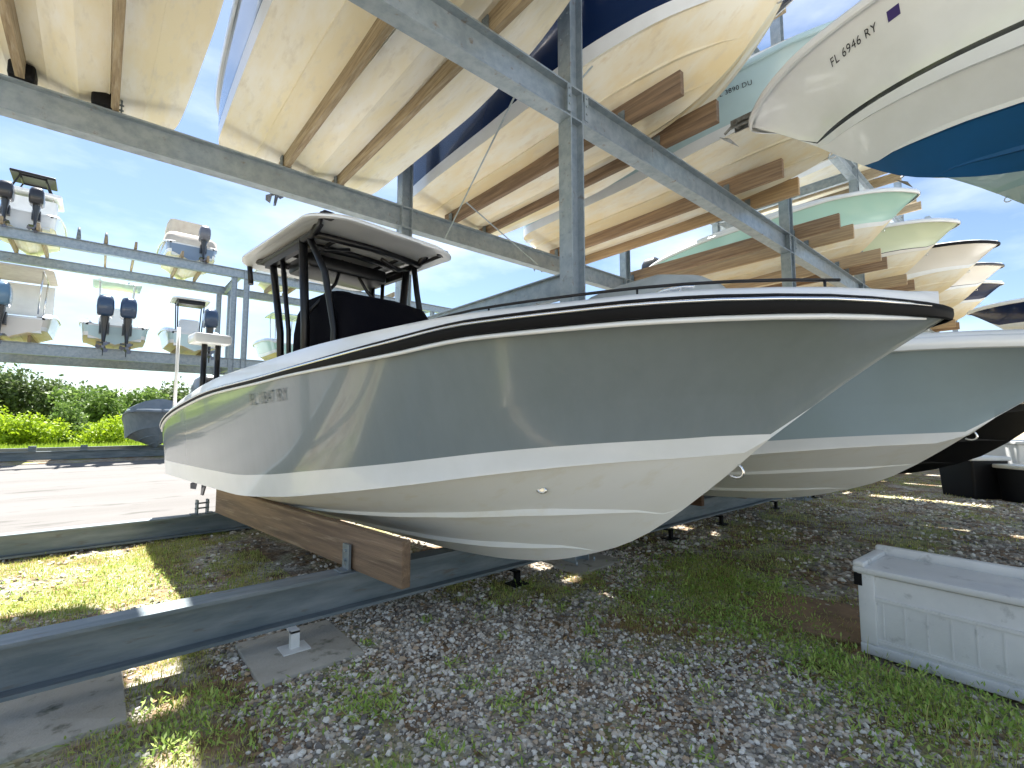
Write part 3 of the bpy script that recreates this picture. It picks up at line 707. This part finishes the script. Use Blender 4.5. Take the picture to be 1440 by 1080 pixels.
# ground level bunks
timber(rack, 1.69, 3.10, 1.24, 7.3, .445, .325, .075, M['wood_brown']); timber(rack, 3.42, 3.1, 2.97, 8.3, .445, .325, .075, M['wood_brown'])
bracket(rack, 1.61, YN, .443, math.radians(6.1)); bracket(rack, 1.19, YF + .12, .303, math.radians(6.1))
timber(rack, 5.0, 3.3, 5.0, 8.3, .445, .53, .075, M['wood_dark']); timber(rack, 6.45, 3.4, 6.45, 8.3, .445, .53, .075, M['wood_dark'])
timber(rack, 7.6, 3.3, 7.6, 8.3, .445, .53, .075, M['wood_dark']); timber(rack, 9.9, 3.4, 9.9, 8.3, .445, .53, .075, M['wood_dark'])
# jack posts under the near ground beam
for X in (1.12, -.9, 3.2, 6.0, 7.46, 9.6, 11.6):
    b = MB(); b.box(X - .03, X + .03, YN - .19, YN - .15, .03, .152); b.box(X - .03, X + .03, YN - .19, YN - .06, .135, .1495); b.box(X - .09, X + .09, YN - .25, YN - .09, .024, .034)
    part('jack_post', b, M['white'] if X < 2 else M['rubber'], rack)
for X in (-.93, -.18):
    b = MB(); b.rbox(X - .12, X + .12, YF - .17, YF + .12, Z2 + .002, Z2 + .2, .03); b.tube([(X, YF - .02, Z2 + .1), (X, YF - .02, Z2 + .48)], .085, 14)
    part('rubber_bumper', b, M['rubber'], rack, 40)

# far rack across the paved lane
RY, RYB = 29.0, 33.4
rack2 = empty('boat_rack', (0, 0, 0), 0, 'open steel rack of two raised tiers standing across the paved lane', 'boat rack')
R2, R3 = 5.05, 9.95
for Y in (RY, RYB):
    for z, hh in ((R2, .52), (R3, .48)):
        b = MB(); b.ibeam((-16, Y, z - hh / 2), (26, Y, z - hh / 2), hh, .25, .03, .02); part('beam', b, M['steel'], rack2)
    b = MB(); b.ibeam((-16, Y, .2), (26, Y, .2), .36, .22, .025, .02); part('beam', b, M['steel_dark'], rack2)
    for X in (-7.2, 5.15, 5.75, 17.5):
        b = MB(); b.ibeam((X, Y, 0), (X, Y, R3 - .48 if X != 5.75 else R3 + .02), .26, .226, .02, .03, up=Vector((1, 0, 0))); part('post', b, M['steel'], rack2)
for X in (-7.2, 5.45, 17.5):
    for z in (R2, R3):
        b = MB(); b.ibeam((X, RY, z - .24), (X, RYB, z - .24), .36, .16, .02, .014); part('tie_beam', b, M['steel'], rack2)
FS = [-3.0, .35, 3.3, 8.3, 11.6, 14.9]
for X in FS:
    for dx in (-.55, .55):
        timber(rack2, X + dx, RY - .4, X + dx, RYB + .4, R3 + .003, .3, .1, M['wood_grey'])
        timber(rack2, X + dx, RY - .3, X + dx, RYB + .4, R2 + .003, .3, .1, M['wood_grey'])
for X in (-1.15, -.2, 1.7):
    for Y in (RY - .02,):
        b = MB(); b.tube([(X, Y - .05, R3 + .0), (X, Y - .05, R3 + .55)], [.09, .05], 8); part('bunk_bracket', b, M['steel_dark'], rack2) if X < 1 else None
for X in (-2.1, -.45):
    b = MB(); b.box(X - .12, X + .12, RY - .16, RY + .1, .383, .62); part('bunk_bracket', b, M['steel_dark'], rack2)

# rack facing this one, behind the camera
rack3 = empty('boat_rack', (0, 0, 0), 0, 'steel rack on the near side whose boats point their bows back at the grey boat', 'boat rack')
for Y in (-1.6, -5.9):
    b = MB(); b.ibeam((3, Y, 3.35), (30, Y, 3.35), .4, .2, .022, .014); part('beam', b, M['steel'], rack3)
    for X in (4.7, 12.5, 21, 29):
        b = MB(); b.ibeam((X, Y, 0), (X, Y, 3.15), .23, .2, .018, .014, up=Vector((1, 0, 0))); part('post', b, M['steel'], rack3)
for X in (6.5, 10.0, 23.2):
    for dx in (-.5, .5): timber(rack3, X + dx, -6.2, X + dx, -.7, 3.553, .33, .085, M['wood'])

# concrete footings
for (a, b_, c, d), lb in (((-.62, .20, 3.38, 4.10), 'wide grey concrete pad under the near beam at the left edge'),
                          ((.82, 1.48, 3.28, 4.0), 'square concrete pad carrying the short white jack post'),
                          ((3.9, 4.68, 3.45, 4.2), 'concrete pad around the foot of the tall post behind the bow')):
    m = MB(); m.rbox(a, b_, c, d, -.1, .026, .01); o = m.build('concrete_footing', M['concrete'], None, 30)
    tag(o, lb, 'concrete pad', 'concrete pads under the rack')

# ------------------------------------------------------------------ the grey boat in front
psi = math.radians(6.6)
boat, H0 = make_boat('center_console_boat', (2.87, .32, .46), psi, 'large grey centre console boat with white bottom and black hardtop frame on the ground timbers', 'boat',
                     H=Hull(), ns=64, topside='gel_grey', band='gel_white', bottom='bot_white', line='gel_white', rail='rubber', rail_strip=True,
                     engines=(-.42, .42), emat='engine_black')
zb = .46
decal_on_hull('registration_letters', H0, boat, 'FL 1847 RY', 4.75, 1.30, .15, -1, M['decal_grey'], slope=.03)
m = MB()
rings = []
for q, rr in ((0.001, .035), (.012, .033), (.013, .02), (.004, .018)):
    s_, z_ = 1.95, .72
    o_ = H0.hc(1.95) * .78
    rings.append([Vector((-(o_ + q * .5), s_ + rr * 1.3 * math.cos(t), z_ + .0 + rr * .7 * math.sin(t) - 0)) for t in np.linspace(0, 2 * PI, 13)[:-1]])
m.loft(rings); m.build('drain_fitting', M['chrome'], boat)
# deck fittings: cleats, bow rail
for y_, x_ in ((1.0, -.62), (1.0, .62), (4.0, -1.2), (4.0, 1.2), (7.4, -1.12), (7.4, 1.12)):
    m = MB(); zc_ = H0.sheer(y_) + .1
    m.tube([(x_, y_ - .1, zc_ + .035), (x_, y_ - .05, zc_ + .045), (x_, y_ + .05, zc_ + .045), (x_, y_ + .1, zc_ + .035)], [.008, .013, .013, .008], 8)
    for dy in (-.03, .03): m.tube([(x_, y_ + dy, zc_ - .01), (x_, y_ + dy, zc_ + .04)], .01, 6)
    m.build('cleat', M['chrome'], boat)
for sx in (-1, 1):
    m = MB(); pts = [(sx * (H0.hb(x) - .09), x, H0.sheer(x) + .125) for x in np.linspace(.35, 3.1, 16)]
    m.tube(pts, .008, 6)
    for x in (.4, 1.1, 1.9, 2.6, 3.05): m.tube([(sx * (H0.hb(x) - .09), x, H0.sheer(x) + .08), (sx * (H0.hb(x) - .09), x, H0.sheer(x) + .125)], .006, 6)
    m.build('bow_rail', M['black'], boat)
# console under its black cover
cz = 1.05
m = MB(); rings = []
for z, x0, x1, y0, y1, r in ((cz, -.52, .52, 4.2, 5.75, .12), (1.7, -.54, .54, 4.2, 5.8, .14), (2.2, -.54, .54, 4.28, 5.8, .16), (2.42, -.52, .52, 4.45, 5.78, .18), (2.56, -.46, .46, 4.8, 5.74, .2), (2.60, -.36, .36, 5.0, 5.66, .2)):
    rings.append([Vector((p[0], p[1], z + .02 * math.sin(p[0] * 9 + z * 7) * (z > 1.5))) for p in rrect(x0, x1, y0, y1, r, 5)])
m.loft(rings); m.build('console_cover', M['canvas'], boat, 60)
# leaning post with cover
m = MB(); rings = []
for z, x0, x1, y0, y1, r in ((1.0, -.42, .42, 6.5, 7.1, .1), (1.6, -.46, .46, 6.4, 7.3, .18), (1.78, -.44, .44, 6.45, 7.25, .22), (1.93, -.36, .36, 6.5, 7.05, .2), (2.0, -.25, .25, 6.6, 6.9, .12)):
    rings.append([Vector(p + (z,)) for p in rrect(x0, x1, y0, y1, r, 5)])
m.loft(rings); m.build('seat_cover', M['canvas'], boat, 60)
# hardtop
zt = 3.20
hx = -.10
m = MB(); rings = []
for zz, ins in ((zt + .03, .12), (zt + .008, .03), (zt + .018, 0), (zt + .036, 0), (zt + .062, .04), (zt + .10, .25)):
    rings.append([Vector((p[0] + hx, p[1], zz - .09 * ((p[1] - 5.3) / 1.05) ** 2 - .05 * (p[0] / .86) ** 2)) for p in rrect(-.88 + ins, .88 - ins, 4.18 + ins, 6.45 - ins, .34, 8)])
m.loft(rings); m.build('hardtop', M['gel_white'], boat, 50)
fr = MB()
LX = .66
for sx in (-1, 1):
    x_ = sx * LX
    fr.tube([(sx * .60, 5.15, 1.05), (sx * .60 + hx * .5, 5.12, 2.2), (sx * LX + hx, 5.0, zt - .1)], .046, 10)
    fr.tube([(sx * .60, 5.78, 1.05), (sx * .60 + hx * .5, 5.78, 2.2), (sx * LX + hx, 5.82, zt - .1)], .04, 10)
    fr.tube([(sx * .60, 5.55, 1.05), (sx * .60 + hx * .5, 5.55, 2.2), (sx * LX + hx, 5.55, zt - .1)], .026, 10)
    fr.tube([(sx * .57, 4.60, 1.1), (sx * .57, 4.62, 2.1), (sx * .58 + hx * .6, 4.72, 2.7), (sx * LX + hx, 4.85, zt - .12)], .036, 10)
    fr.tube([(sx * LX + hx, 4.6, zt - .03), (sx * LX + hx, 4.75, zt - .12), (sx * LX + hx, 6.05, zt - .12), (sx * LX + hx, 6.25, zt - .06)], .042, 10)
    fr.tube([(sx * LX + hx, 4.75, zt - .12), (sx * (LX + .05) + hx, 4.5, zt - .08), (sx * .76 + hx, 4.36, zt - .05)], .022, 8)
for yy, rr in ((4.75, .04), (5.1, .036), (5.55, .03), (6.05, .036)):
    fr.tube([(-LX + hx, yy, zt - .12), (0 + hx, yy, zt - .09), (LX + hx, yy, zt - .12)], rr, 8)
fr.tube([(hx - .4, 4.75, zt - .11), (hx - .4, 6.05, zt - .11)], .02, 8); fr.tube([(hx + .4, 4.75, zt - .11), (hx + .4, 6.05, zt - .11)], .02, 8)
for sx in (-1, 1):
    fr.tube([(sx * .60 + hx * .5, 5.13, 2.3), (sx * .2 + hx * .8, 5.2, 2.75), (sx * .05 + hx, 5.3, zt - .12)], .02, 8)
for sx in (-1, 1):
    fr.box(sx * LX + hx - .03, sx * LX + hx + .03, 5.0, 5.95, zt - .22, zt - .14)
    fr.tube([(sx * LX + hx, 4.95, zt - .13), (sx * .45 + hx, 4.9, zt - .2), (sx * .2 + hx, 4.85, zt - .14)], .022, 8)
fr.build('top_frame', M['black'], boat)
m = MB(); m.rbox(hx - .5, hx + .5, 5.2, 5.75, zt - .30, zt - .14, .03); m.build('electronics_box', M['black'], boat, 40)
for sx in (-.72, -.3, .3):
    m = MB(); m.tube([(hx + sx, 6.3, zt - .35), (hx + sx, 6.42, zt + .05)], .03, 10); m.build('rod_holder', M['black'], boat)
for sx, yy in ((-.7, 4.36), (.72, 4.36)):
    m = MB(); m.rbox(hx + sx - .06, hx + sx + .06, yy - .04, yy + .05, zt - .09, zt - .02, .015); m.build('spreader_light', M['black'], boat)
# stern fittings: bait table, antenna
m = MB(); m.rbox(-1.18, -.74, 7.15, 7.5, 2.19, 2.32, .03); o = m.build('bait_table', M['gel_white'], boat, 40)
for x_ in (-1.02, -.86):
    m = MB(); m.tube([(x_, 7.32, 1.2), (x_, 7.32, 2.19)], .035, 10); m.build('table_post', M['black'], o)
m = MB(); m.tube([(-1.16, 8.05, 1.2), (-1.16, 8.05, 2.5)], .022, 8); m.build('antenna', M['white'], boat)
m = MB(); m.tube([(-1.1, 7.55, 1.42), (-1.12, 7.75, 1.40), (-1.1, 7.95, 1.33)], .02, 8); m.build('grab_rail', M['black'], boat)

# ------------------------------------------------------------------ other ground level boats
b2, H2 = make_boat('center_console_boat', (5.55, -.36, .74), math.radians(1), 'blue grey boat with white bottom standing right behind the bow of the big grey boat', 'boat',
                   H=Hull(8.6, 1.3, 1.44, kz=.84), ns=44, topside='gel_bluegrey', band='gel_white', bottom='bot_white', rail='gel_white', engines=(0,), emat='engine_navy')
m = MB(); rings = []
for z, k in ((1.2, 1), (2.2, 1.0), (2.75, .95), (2.93, .8), (2.99, .5)):
    rings.append([Vector((p[0], p[1] + .3, z - .31 + .05 * math.sin(p[1] * 4))) for p in rrect(-.6 * k, .6 * k, 2.55 + (1 - k), 4.6 - (1 - k), .25, 5)])
m.loft(rings); m.build('cabin_cover', M['canvas_silver'], b2, 60)
b3, H3 = make_boat('motorboat', (8.75, -.7, .80), 0, 'black hulled boat on the ground behind the black storage bins', 'boat', H=Hull(8.2, 1.28, 1.65), ns=30,
                   topside='gel_black', band='gel_black', bottom='bot_black', line='chrome', rail='gel_black', engines=(0,))

# ------------------------------------------------------------------ second tier of the near rack, bows towards the camera
UP = 'boats on the upper tier of the near rack'
KZ = Z2 + .08
def upper(X, y0, label, name='motorboat', kz=KZ, **kw):
    return make_boat(name, (X, y0, kz), kw.pop('rz', 0), label, 'boat', UP, **kw)
upper(-.42, .3, 'cream bottomed boat overhead at the top left corner, with twin centre keel lines', H=Hull(8.75, 1.20, 1.5, 1.16, .85), topside='gel_cream', bottom='bot_cream', rail='gel_white', engines=(), rz=0)
u2, HU2 = upper(2.55, .2, 'slate blue sided boat resting on two grey timbers above the grey boat hardtop', H=Hull(8.9, 1.50, 1.5, 1.04, .85), topside='gel_slate', line='stripe_dark', bottom='bot_cream', rail='gel_white', engines=(-.2,), emat='engine_grey', etilt=0.25)
u3, HU3 = upper(5.9, 1.1, 'navy blue boat with yellow stained bottom overhead right of the tall post', H=Hull(8.0, 1.42, 1.6, 1.1, .9), topside='gel_navy', bottom='bot_tan', rail='gel_white', engines=(), rail_strip=False)
u4, HU4 = upper(8.95, .5, 'pale teal boat with small registration letters behind the navy boat bow', H=Hull(8.2, 1.42, 1.6, 1.05), topside='gel_teal', bottom='bot_tan', rail='gel_teal', engines=(0,))
decal_on_hull('registration_letters', HU4, u4, 'FL 3890 DU', 3.05, 1.26, .10, -1, M['decal'], slope=.0)
upper(15.35, 2.1, 'mint green boat on the upper tier beyond the empty slot', H=Hull(7.4, 1.4, 1.6), topside='gel_mint', bottom='bot_tan', rail='gel_white', engines=(0,), ns=28)
upper(18.55, 1.7, 'pale lime boat just beyond the mint green boat', H=Hull(7.4, 1.4, 1.6), topside='gel_lime', band='gel_beige', bottom='bot_tan', line='stripe_dark', rail='gel_white', engines=(0,), ns=24)
upper(21.75, 1.1, 'cream boat with a thin dark rail beyond the lime boat', H=Hull(7.4, 1.4, 1.6), topside='gel_beige', bottom='bot_tan', rail='rubber', engines=(0,), ns=24)
upper(24.95, 1.2, 'beige boat with a broad dark stripe near its bow, far along the rack', H=Hull(7.4, 1.4, 1.6), topside='gel_beige', bottom='bot_tan', line='stripe_dark', rail='stripe_dark', engines=(0,), ns=24)
upper(28.15, 1.4, 'dark blue boat at the far right end of the near rack', H=Hull(7.4, 1.4, 1.6), topside='gel_navy', bottom='bot_tan', rail='gel_white', engines=(0,), ns=24)
for bt, hh_, xs in ((u2, HU2, (-.55, .62)), (u3, HU3, (-.5, .5))):
    for x_ in xs:
        y_ = hh_.L - .55; f_ = abs(x_) / hh_.hc(y_); z_ = hh_.keel(y_) + (hh_.zc(y_) - hh_.keel(y_)) * f_ ** .93
        m = MB(); m.tube([(x_, y_, z_ + .02), (x_, y_, z_ - .02)], .03, 12); m.build('drain_fitting', M['black'], bt, 30)
for bt, hh_ in ((u2, HU2), (u3, HU3), (u4, HU4)):
    for sx in (-1, 1):
        y_ = hh_.L; x0_ = sx * .62; z_ = hh_.keel(y_ - .1) + (hh_.zc(y_ - .1) - hh_.keel(y_ - .1)) * (.62 / hh_.hc(y_ - .1)) ** .93
        m = MB(); m.box(x0_ - .2, x0_ + .2, y_ - .02, y_ + .22, z_ + .0, z_ + .012); m.tube([(x0_, y_ + .18, z_ + .01), (x0_, y_ + .02, z_ + .3)], .015, 6); m.build('trim_tab', M['chrome'], bt)
# third tier; first three boats are added to block sun in the gaps
T3G = 'boats on the topmost tier of the near rack'
make_boat('motorboat', (5.9, 1.6, Z3 + .08), 0, 'added unseen white boat high above the navy boat, blocking sun below', 'boat', T3G, H=Hull(7.4, 1.45, 1.5), bottom='bot_white', rail='gel_white', ns=20)
make_boat('motorboat', (9.0, 1.9, Z3 + .08), 0, 'added unseen beige boat high above the pale teal boat, blocking sun below', 'boat', T3G, H=Hull(7.2, 1.45, 1.5), topside='gel_beige', bottom='bot_cream', rail='gel_white', ns=20)
make_boat('motorboat', (12.3, 4.7, Z3 + .08), 0, 'added white boat on the topmost tier, shading the ground below the empty slot', 'boat', T3G, H=Hull(7.4, 1.5, 1.5), bottom='bot_white', rail='gel_white', ns=20)
make_boat('motorboat', (15.35, 1.5, Z3 + .08), 0, 'white boat on the topmost tier above the mint boat', 'boat', 'boats on the topmost tier of the near rack', H=Hull(7.2, 1.25, 1.5), bottom='bot_white', rail='gel_white', ns=20)
make_boat('motorboat', (18.55, 1.5, Z3 + .08), 0, 'cream boat on the topmost tier above the lime boat', 'boat', 'boats on the topmost tier of the near rack', H=Hull(7.2, 1.25, 1.5), topside='gel_cream', bottom='bot_cream', rail='gel_white', ns=20)

# ------------------------------------------------------------------ facing row, bows pointing away from the camera side
FR = 'boats on the facing rack at the right edge'
f1, HF1 = make_boat('sport_boat', (6.5, 2.55, 3.90), PI, 'white boat with black stripe, blue bottom and black registration letters at upper right', 'boat', FR,
                    H=Hull(8.6, 1.4, 1.72, sw=.045), ns=50, topside='gel_white', band='gel_white', bottom='bot_blue', bottom2='gel_white', line='stripe_dark', rail='gel_white', engines=(0,))
decal_on_hull('registration_letters', HF1, f1, 'FL 6946 RY', 1.12, 1.52, .085, 1, M['decal'], slope=.02)
m = MB()
pts = [(1.66, 1.525), (1.76, 1.527), (1.76, 1.60), (1.66, 1.598)]
m.add([(HF1.top(s_, z_) + .004, s_, z_) for s_, z_ in pts], [(0, 1, 2, 3)]); m.build('registration_sticker', M['decal_purple'], f1)
anchor_roller(f1, HF1)
f2, HF2 = make_boat('sport_boat', (10.3, 1.25, 4.12), PI, 'grey teal boat at the right edge with its anchor on the bow roller', 'boat', FR,
                    H=Hull(8.2, 1.3, 1.66), ns=30, topside='gel_teal_grey', band='gel_teal_grey', bottom='gel_teal_grey', rail='gel_teal_grey', engines=(0,))
anchor_roller(f2, HF2)
f3, HF3 = make_boat('sport_boat', (23.2, 2.1, 3.90), PI, 'deep blue boat with a white top line, small at the right edge', 'boat', FR,
                    H=Hull(8.2, 1.3, 1.6), ns=24, topside='gel_navy', band='gel_white', bottom='bot_white', rail='gel_white', engines=(0,))

# ------------------------------------------------------------------ boats on the far rack, sterns towards the camera
FAR = 'boats on the rack across the lane'
def far_boat(X, z, label, L=7.0, B=1.15, **kw):
    r, H = make_boat('motorboat', (X, RY - (.9 if z < 7 else -.5) + L, z), PI, label, 'boat', FAR, H=Hull(L, B, 1.4), ns=18, rail=kw.pop('rail', 'gel_white'), eyes=False, escale=1.35 if z < 7 else 1.1, **kw)
    return r, H
k2, k3 = R2 + .10, R3 + .10
r, H = far_boat(-3.0, k2, 'white far boat with beige bimini and one blue outboard, leftmost on the middle tier', 7.0, 1.3, topside='gel_beige', bottom='bot_tan', engines=(.25,), emat='engine_blue')
hardtop(r, 0, 3.2, 6.4, 3.15, 1.15, 'canvas_beige', True, 1.2, 'chrome')
m = MB(); m.rbox(-1.05, 1.05, 3.3, 3.34, 1.5, 3.0, .01); m.build('curtain', M['gel_white'], r)
r, H = far_boat(.35, k2, 'pale teal far boat with twin navy outboards under a small hardtop', 7.2, 1.3, topside='gel_teal', bottom='bot_tan', engines=(-.4, .4), emat='engine_navy')
hardtop(r, 0, 3.4, 5.4, 3.35, .95, 'gel_teal', True, 1.0, 'white')
m = MB(); m.rbox(-.5, .5, 3.6, 4.4, .9, 2.2, .1); m.build('console', M['gel_white'], r, 40)
r, H = far_boat(3.4, k2, 'teal far boat with black lined hardtop and a single navy outboard beside the rack posts', 7.0, 1.2, topside='gel_teal', bottom='bot_tan', engines=(-.55,), emat='engine_navy')
hardtop(r, 0, 3.6, 5.3, 3.0, .85, 'gel_white', True, 1.0, 'black')
m = MB(); m.rbox(-.6, .6, 4.2, 5.2, 2.72, 2.93, .04); m.build('electronics_box', M['black'], r, 40)
m = MB(); m.rbox(-.45, .45, 3.8, 4.6, .9, 2.0, .1); m.build('console', M['gel_white'], r, 40)
r, H = far_boat(8.2, k2, 'bright teal far boat with pale blue outboard seen under the grey boat hardtop', 7.0, 1.2, topside='gel_mint', bottom='bot_tan', engines=(-.3,), emat='engine_blue')
hardtop(r, 0, 3.4, 5.3, 2.9, .9, 'gel_teal', True, 1.0, 'white')
r, H = far_boat(15.2, k2, 'cream far boat with a grey outboard seen right of the hardtop', 7.0, 1.25, topside='gel_cream', bottom='bot_cream', engines=(0,), emat='engine_grey')
r, H = far_boat(-3.05, k3, 'white far boat with twin black outboards and a pipe tower on the top tier', 7.2, 1.25, topside='gel_white', bottom='bot_cream', engines=(-.45, .5), emat='engine_black')
hardtop(r, 0, 3.0, 5.0, 2.6, 1.1, 'gel_white', True, 1.0, 'white', .18)
m = MB()
for yy in (3.4, 4.6): m.tube([(-.7, yy, 2.8), (-.45, yy, 3.45), (.45, yy, 3.45), (.7, yy, 2.8)], .04, 8)
m.tube([(-.45, 3.4, 3.45), (-.45, 4.6, 3.45)], .04, 8); m.tube([(.45, 3.4, 3.45), (.45, 4.6, 3.45)], .04, 8)
m.rbox(-.8, .8, 3.3, 4.8, 3.47, 3.6, .04); m.build('tower', M['black'], r)
m = MB(); m.rbox(-.95, .95, 3.2, 4.8, 1.0, 2.4, .12); m.build('cabin', M['gel_white'], r, 40)
r, H = far_boat(3.25, k3, 'beige covered far boat with a boxy cabin on the top tier', 7.0, 1.25, topside='gel_slate', bottom='bot_cream', engines=(-.45,), emat='engine_grey')
m = MB(); rings = []
for z, k, yy in ((.9, 1.2, 6.7), (1.4, 1.15, 6.6), (1.75, .95, 6.0), (1.85, .9, 5.6)):
    rings.append([Vector(p + (z,)) for p in rrect(-k, k, 2.5, yy, .3, 5)])
m.loft(rings); m.build('cockpit_cover', M['canvas_beige'], r, 50)
m = MB(); rings = []
for z, k in ((1.7, .95), (2.5, .95), (2.75, .85)): rings.append([Vector(p + (z + .04 * p[1],)) for p in rrect(-k, k, 2.8, 4.6, .25, 5)])
m.loft(rings); m.build('cabin_cover', M['canvas_beige'], r, 50)
r, H = far_boat(8.3, k3, 'cream far boat on the top tier right of the rack posts', 7.0, 1.2, topside='gel_cream', bottom='bot_cream', engines=(0,), emat='engine_grey')
# covered boat on the ground under the far rack
cb, HC = make_boat('covered_boat', (2.15, 26.6, .4), 0, 'grey boat under a dark canvas cover on the ground beyond the lane', 'boat', None, H=Hull(7.0, 1.25, 1.75), ns=24, topside='canvas_grey', band='canvas_grey', bottom='canvas_grey', rail='canvas_grey', eyes=False)
m = MB(); rings = []
for k, z in ((1.0, 1.7), (.9, 1.95), (.55, 2.2), (.12, 2.32)):
    rings.append([Vector((p[0], p[1], z + .06 * math.sin(p[1] * 3))) for p in rrect(-1.15 * k, 1.15 * k, 1.0, 6.5, .12 * k, 4)])
m.loft(rings); m.build('canvas_cover', M['canvas_grey'], cb, 50)

# ------------------------------------------------------------------ yard furniture
db = empty('dock_box', (4.06, 1.03, 0), math.radians(-3), 'weathered pale grey plastic dock box with raised rim, nearest at the right edge', 'dock box')
m = MB(); W, LL, Hh = .50, 1.75, .56
m.rbox(.015, W, -LL, -.015, .05, Hh, .02)
m.rbox(.0, W + .012, -LL - .01, .0, .03, .10, .008)
m.rbox(.0, .03, -.10, -.002, .1, Hh + .02, .008)
m.box(.004, .016, -LL + .02, -.1, Hh - .16, Hh - .14)
for k in range(14): m.box(.0105, .016, -.14 - k * .115, -.132 - k * .115, .15, Hh - .17)
m.box(.006, .016, -LL + .02, -.1, .125, .145)
m.build('body', M['box'], db, 35)
m = MB(); m.rbox(-.02, W + .03, -LL - .02, .02, Hh + .006, Hh + .05, .012)
m.rbox(W - .03, W + .03, -LL, .018, Hh + .045, Hh + .115, .014); m.rbox(-.018, W - .031, -.05, .018, Hh + .045, Hh + .085, .012)
for k in range(2): m.rbox(W + .03, W + .045, -.4 - k * .9, -.25 - k * .9, Hh - .05, Hh + .06, .005)
m.build('lid', M['box'], db, 35)
m = MB(); m.box(-.006, .03, -.03, .016, Hh - .08, Hh + .0); m.build('corner_cap', M['rubber'], db)

def bin_(name, x, y, w, d, h, rz, label, mb, ml):
    r = empty(name, (x, y, 0), rz, label, 'storage bin', 'storage bins at the right')
    m = MB(); rings = [[Vector(p + (z,)) for p in rrect(-w / 2 * k, w / 2 * k, -d / 2 * k, d / 2 * k, .05)] for z, k in ((.0, .9), (h * .5, .95), (h - .06, 1.0))]
    m.loft(rings); m.build('body', M[mb], r, 40)
    m = MB(); m.rbox(-w / 2 - .03, w / 2 + .03, -d / 2 - .03, d / 2 + .03, h - .055, h + .03, .02); m.build('lid', M[ml], r, 40)
    return r
bin_('storage_bin', 14.6, 1.45, .85, .8, .86, math.radians(50), 'square black bin with a thin white lid beside the black boat', 'bin', 'white')
bin_('storage_bin', 14.4, .55, .7, .8, .72, math.radians(50), 'low black bin with a cream lid at the right edge', 'bin', 'gel_cream')
r = bin_('storage_bin', 17.0, .85, 1.3, 1.0, 1.15, math.radians(40), 'tall white bin with a blue label behind the black bins', 'gel_white', 'white')
m = MB(); m.box(-.66, -.645, -.3, .3, .45, .95); m.build('label', M['blue_label'], r)
m = MB(); m.rbox(17.4, 18.6, 1.5, 2.3, 0, 1.1, .03); tag(m.build('crate', M['engine_grey'], None, 30), 'dark grey crate behind the white lidded black bin', 'crate')
m = MB(); m.rbox(-.42, .42, -.4, .4, 0.004, .03, .005); o = m.build('plywood_sheet', M['ply'], None); o.location = (4.55, 1.52, 0); o.rotation_euler = (0, 0, .25)
tag(o, 'damp brown plywood sheet lying on the ground by the dock box', 'plywood')

# ------------------------------------------------------------------ sky, sun, camera
az_x, az_y, az_z = .085, .54, 1.0
el = math.atan2(az_z, math.hypot(az_x, az_y))
w = bpy.data.worlds.new('World'); scene.world = w; w.use_nodes = True
nt = w.node_tree; bg = nt.nodes['Background']; L = nt.links
sky = nd(nt, 'ShaderNodeTexSky', sky_type='NISHITA'); sky.sun_disc = False; sky.sun_elevation = el; sky.sun_rotation = math.atan2(az_x, az_y)
sky.air_density = 1.0; sky.dust_density = .35; sky.ozone_density = 1.6
tc = nd(nt, 'ShaderNodeTexCoord'); mp = nd(nt, 'ShaderNodeMapping'); mp.inputs['Scale'].default_value = (1, 1, 3.0); L.new(tc.outputs['Generated'], mp.inputs['Vector'])
no = nd(nt, 'ShaderNodeTexNoise'); no.inputs['Scale'].default_value = 2.6; no.inputs['Detail'].default_value = 7; no.inputs['Roughness'].default_value = .55; L.new(mp.outputs[0], no.inputs['Vector'])
mr = nd(nt, 'ShaderNodeMapRange'); mr.inputs[1].default_value = .42; mr.inputs[2].default_value = .9; mr.inputs[4].default_value = .6; L.new(no.outputs['Fac'], mr.inputs[0])
mx = nd(nt, 'ShaderNodeMix', data_type='RGBA'); L.new(mr.outputs[0], mx.inputs[0]); L.new(sky.outputs[0], mx.inputs[6]); mx.inputs[7].default_value = (10.5, 10.8, 11.4, 1)
L.new(mx.outputs[2], bg.inputs['Color']); bg.inputs['Strength'].default_value = .05
sl = bpy.data.lights.new('sun', 'SUN'); sl.energy = 4.6; sl.angle = math.radians(.5); sl.color = (1, .965, .91)
so = bpy.data.objects.new('sun', sl); COL.objects.link(so)
so.rotation_euler = Vector((az_x, az_y, az_z)).to_track_quat('Z', 'Y').to_euler(); so.location = (2, 12, 30)

F_PX = 672.0
cam = bpy.data.cameras.new('camera'); co = bpy.data.objects.new('camera', cam); COL.objects.link(co)
cam.sensor_fit = 'HORIZONTAL'; cam.sensor_width = 36.0; cam.lens = 36.0 * F_PX / 1440.0
cam.clip_start = .05; cam.clip_end = 2000
th = math.radians(90) - math.atan(780 / F_PX); pitch = math.atan(55 / F_PX)
co.location = (0, 0, 1.6); co.rotation_euler = (math.radians(90) + pitch, 0, -th)
scene.camera = co
vs = scene.view_settings; vs.view_transform = 'Standard'; vs.look = 'None'; vs.gamma = 1.0; vs.exposure = 2.05
scene.cycles.max_bounces = 8; scene.cycles.diffuse_bounces = 4
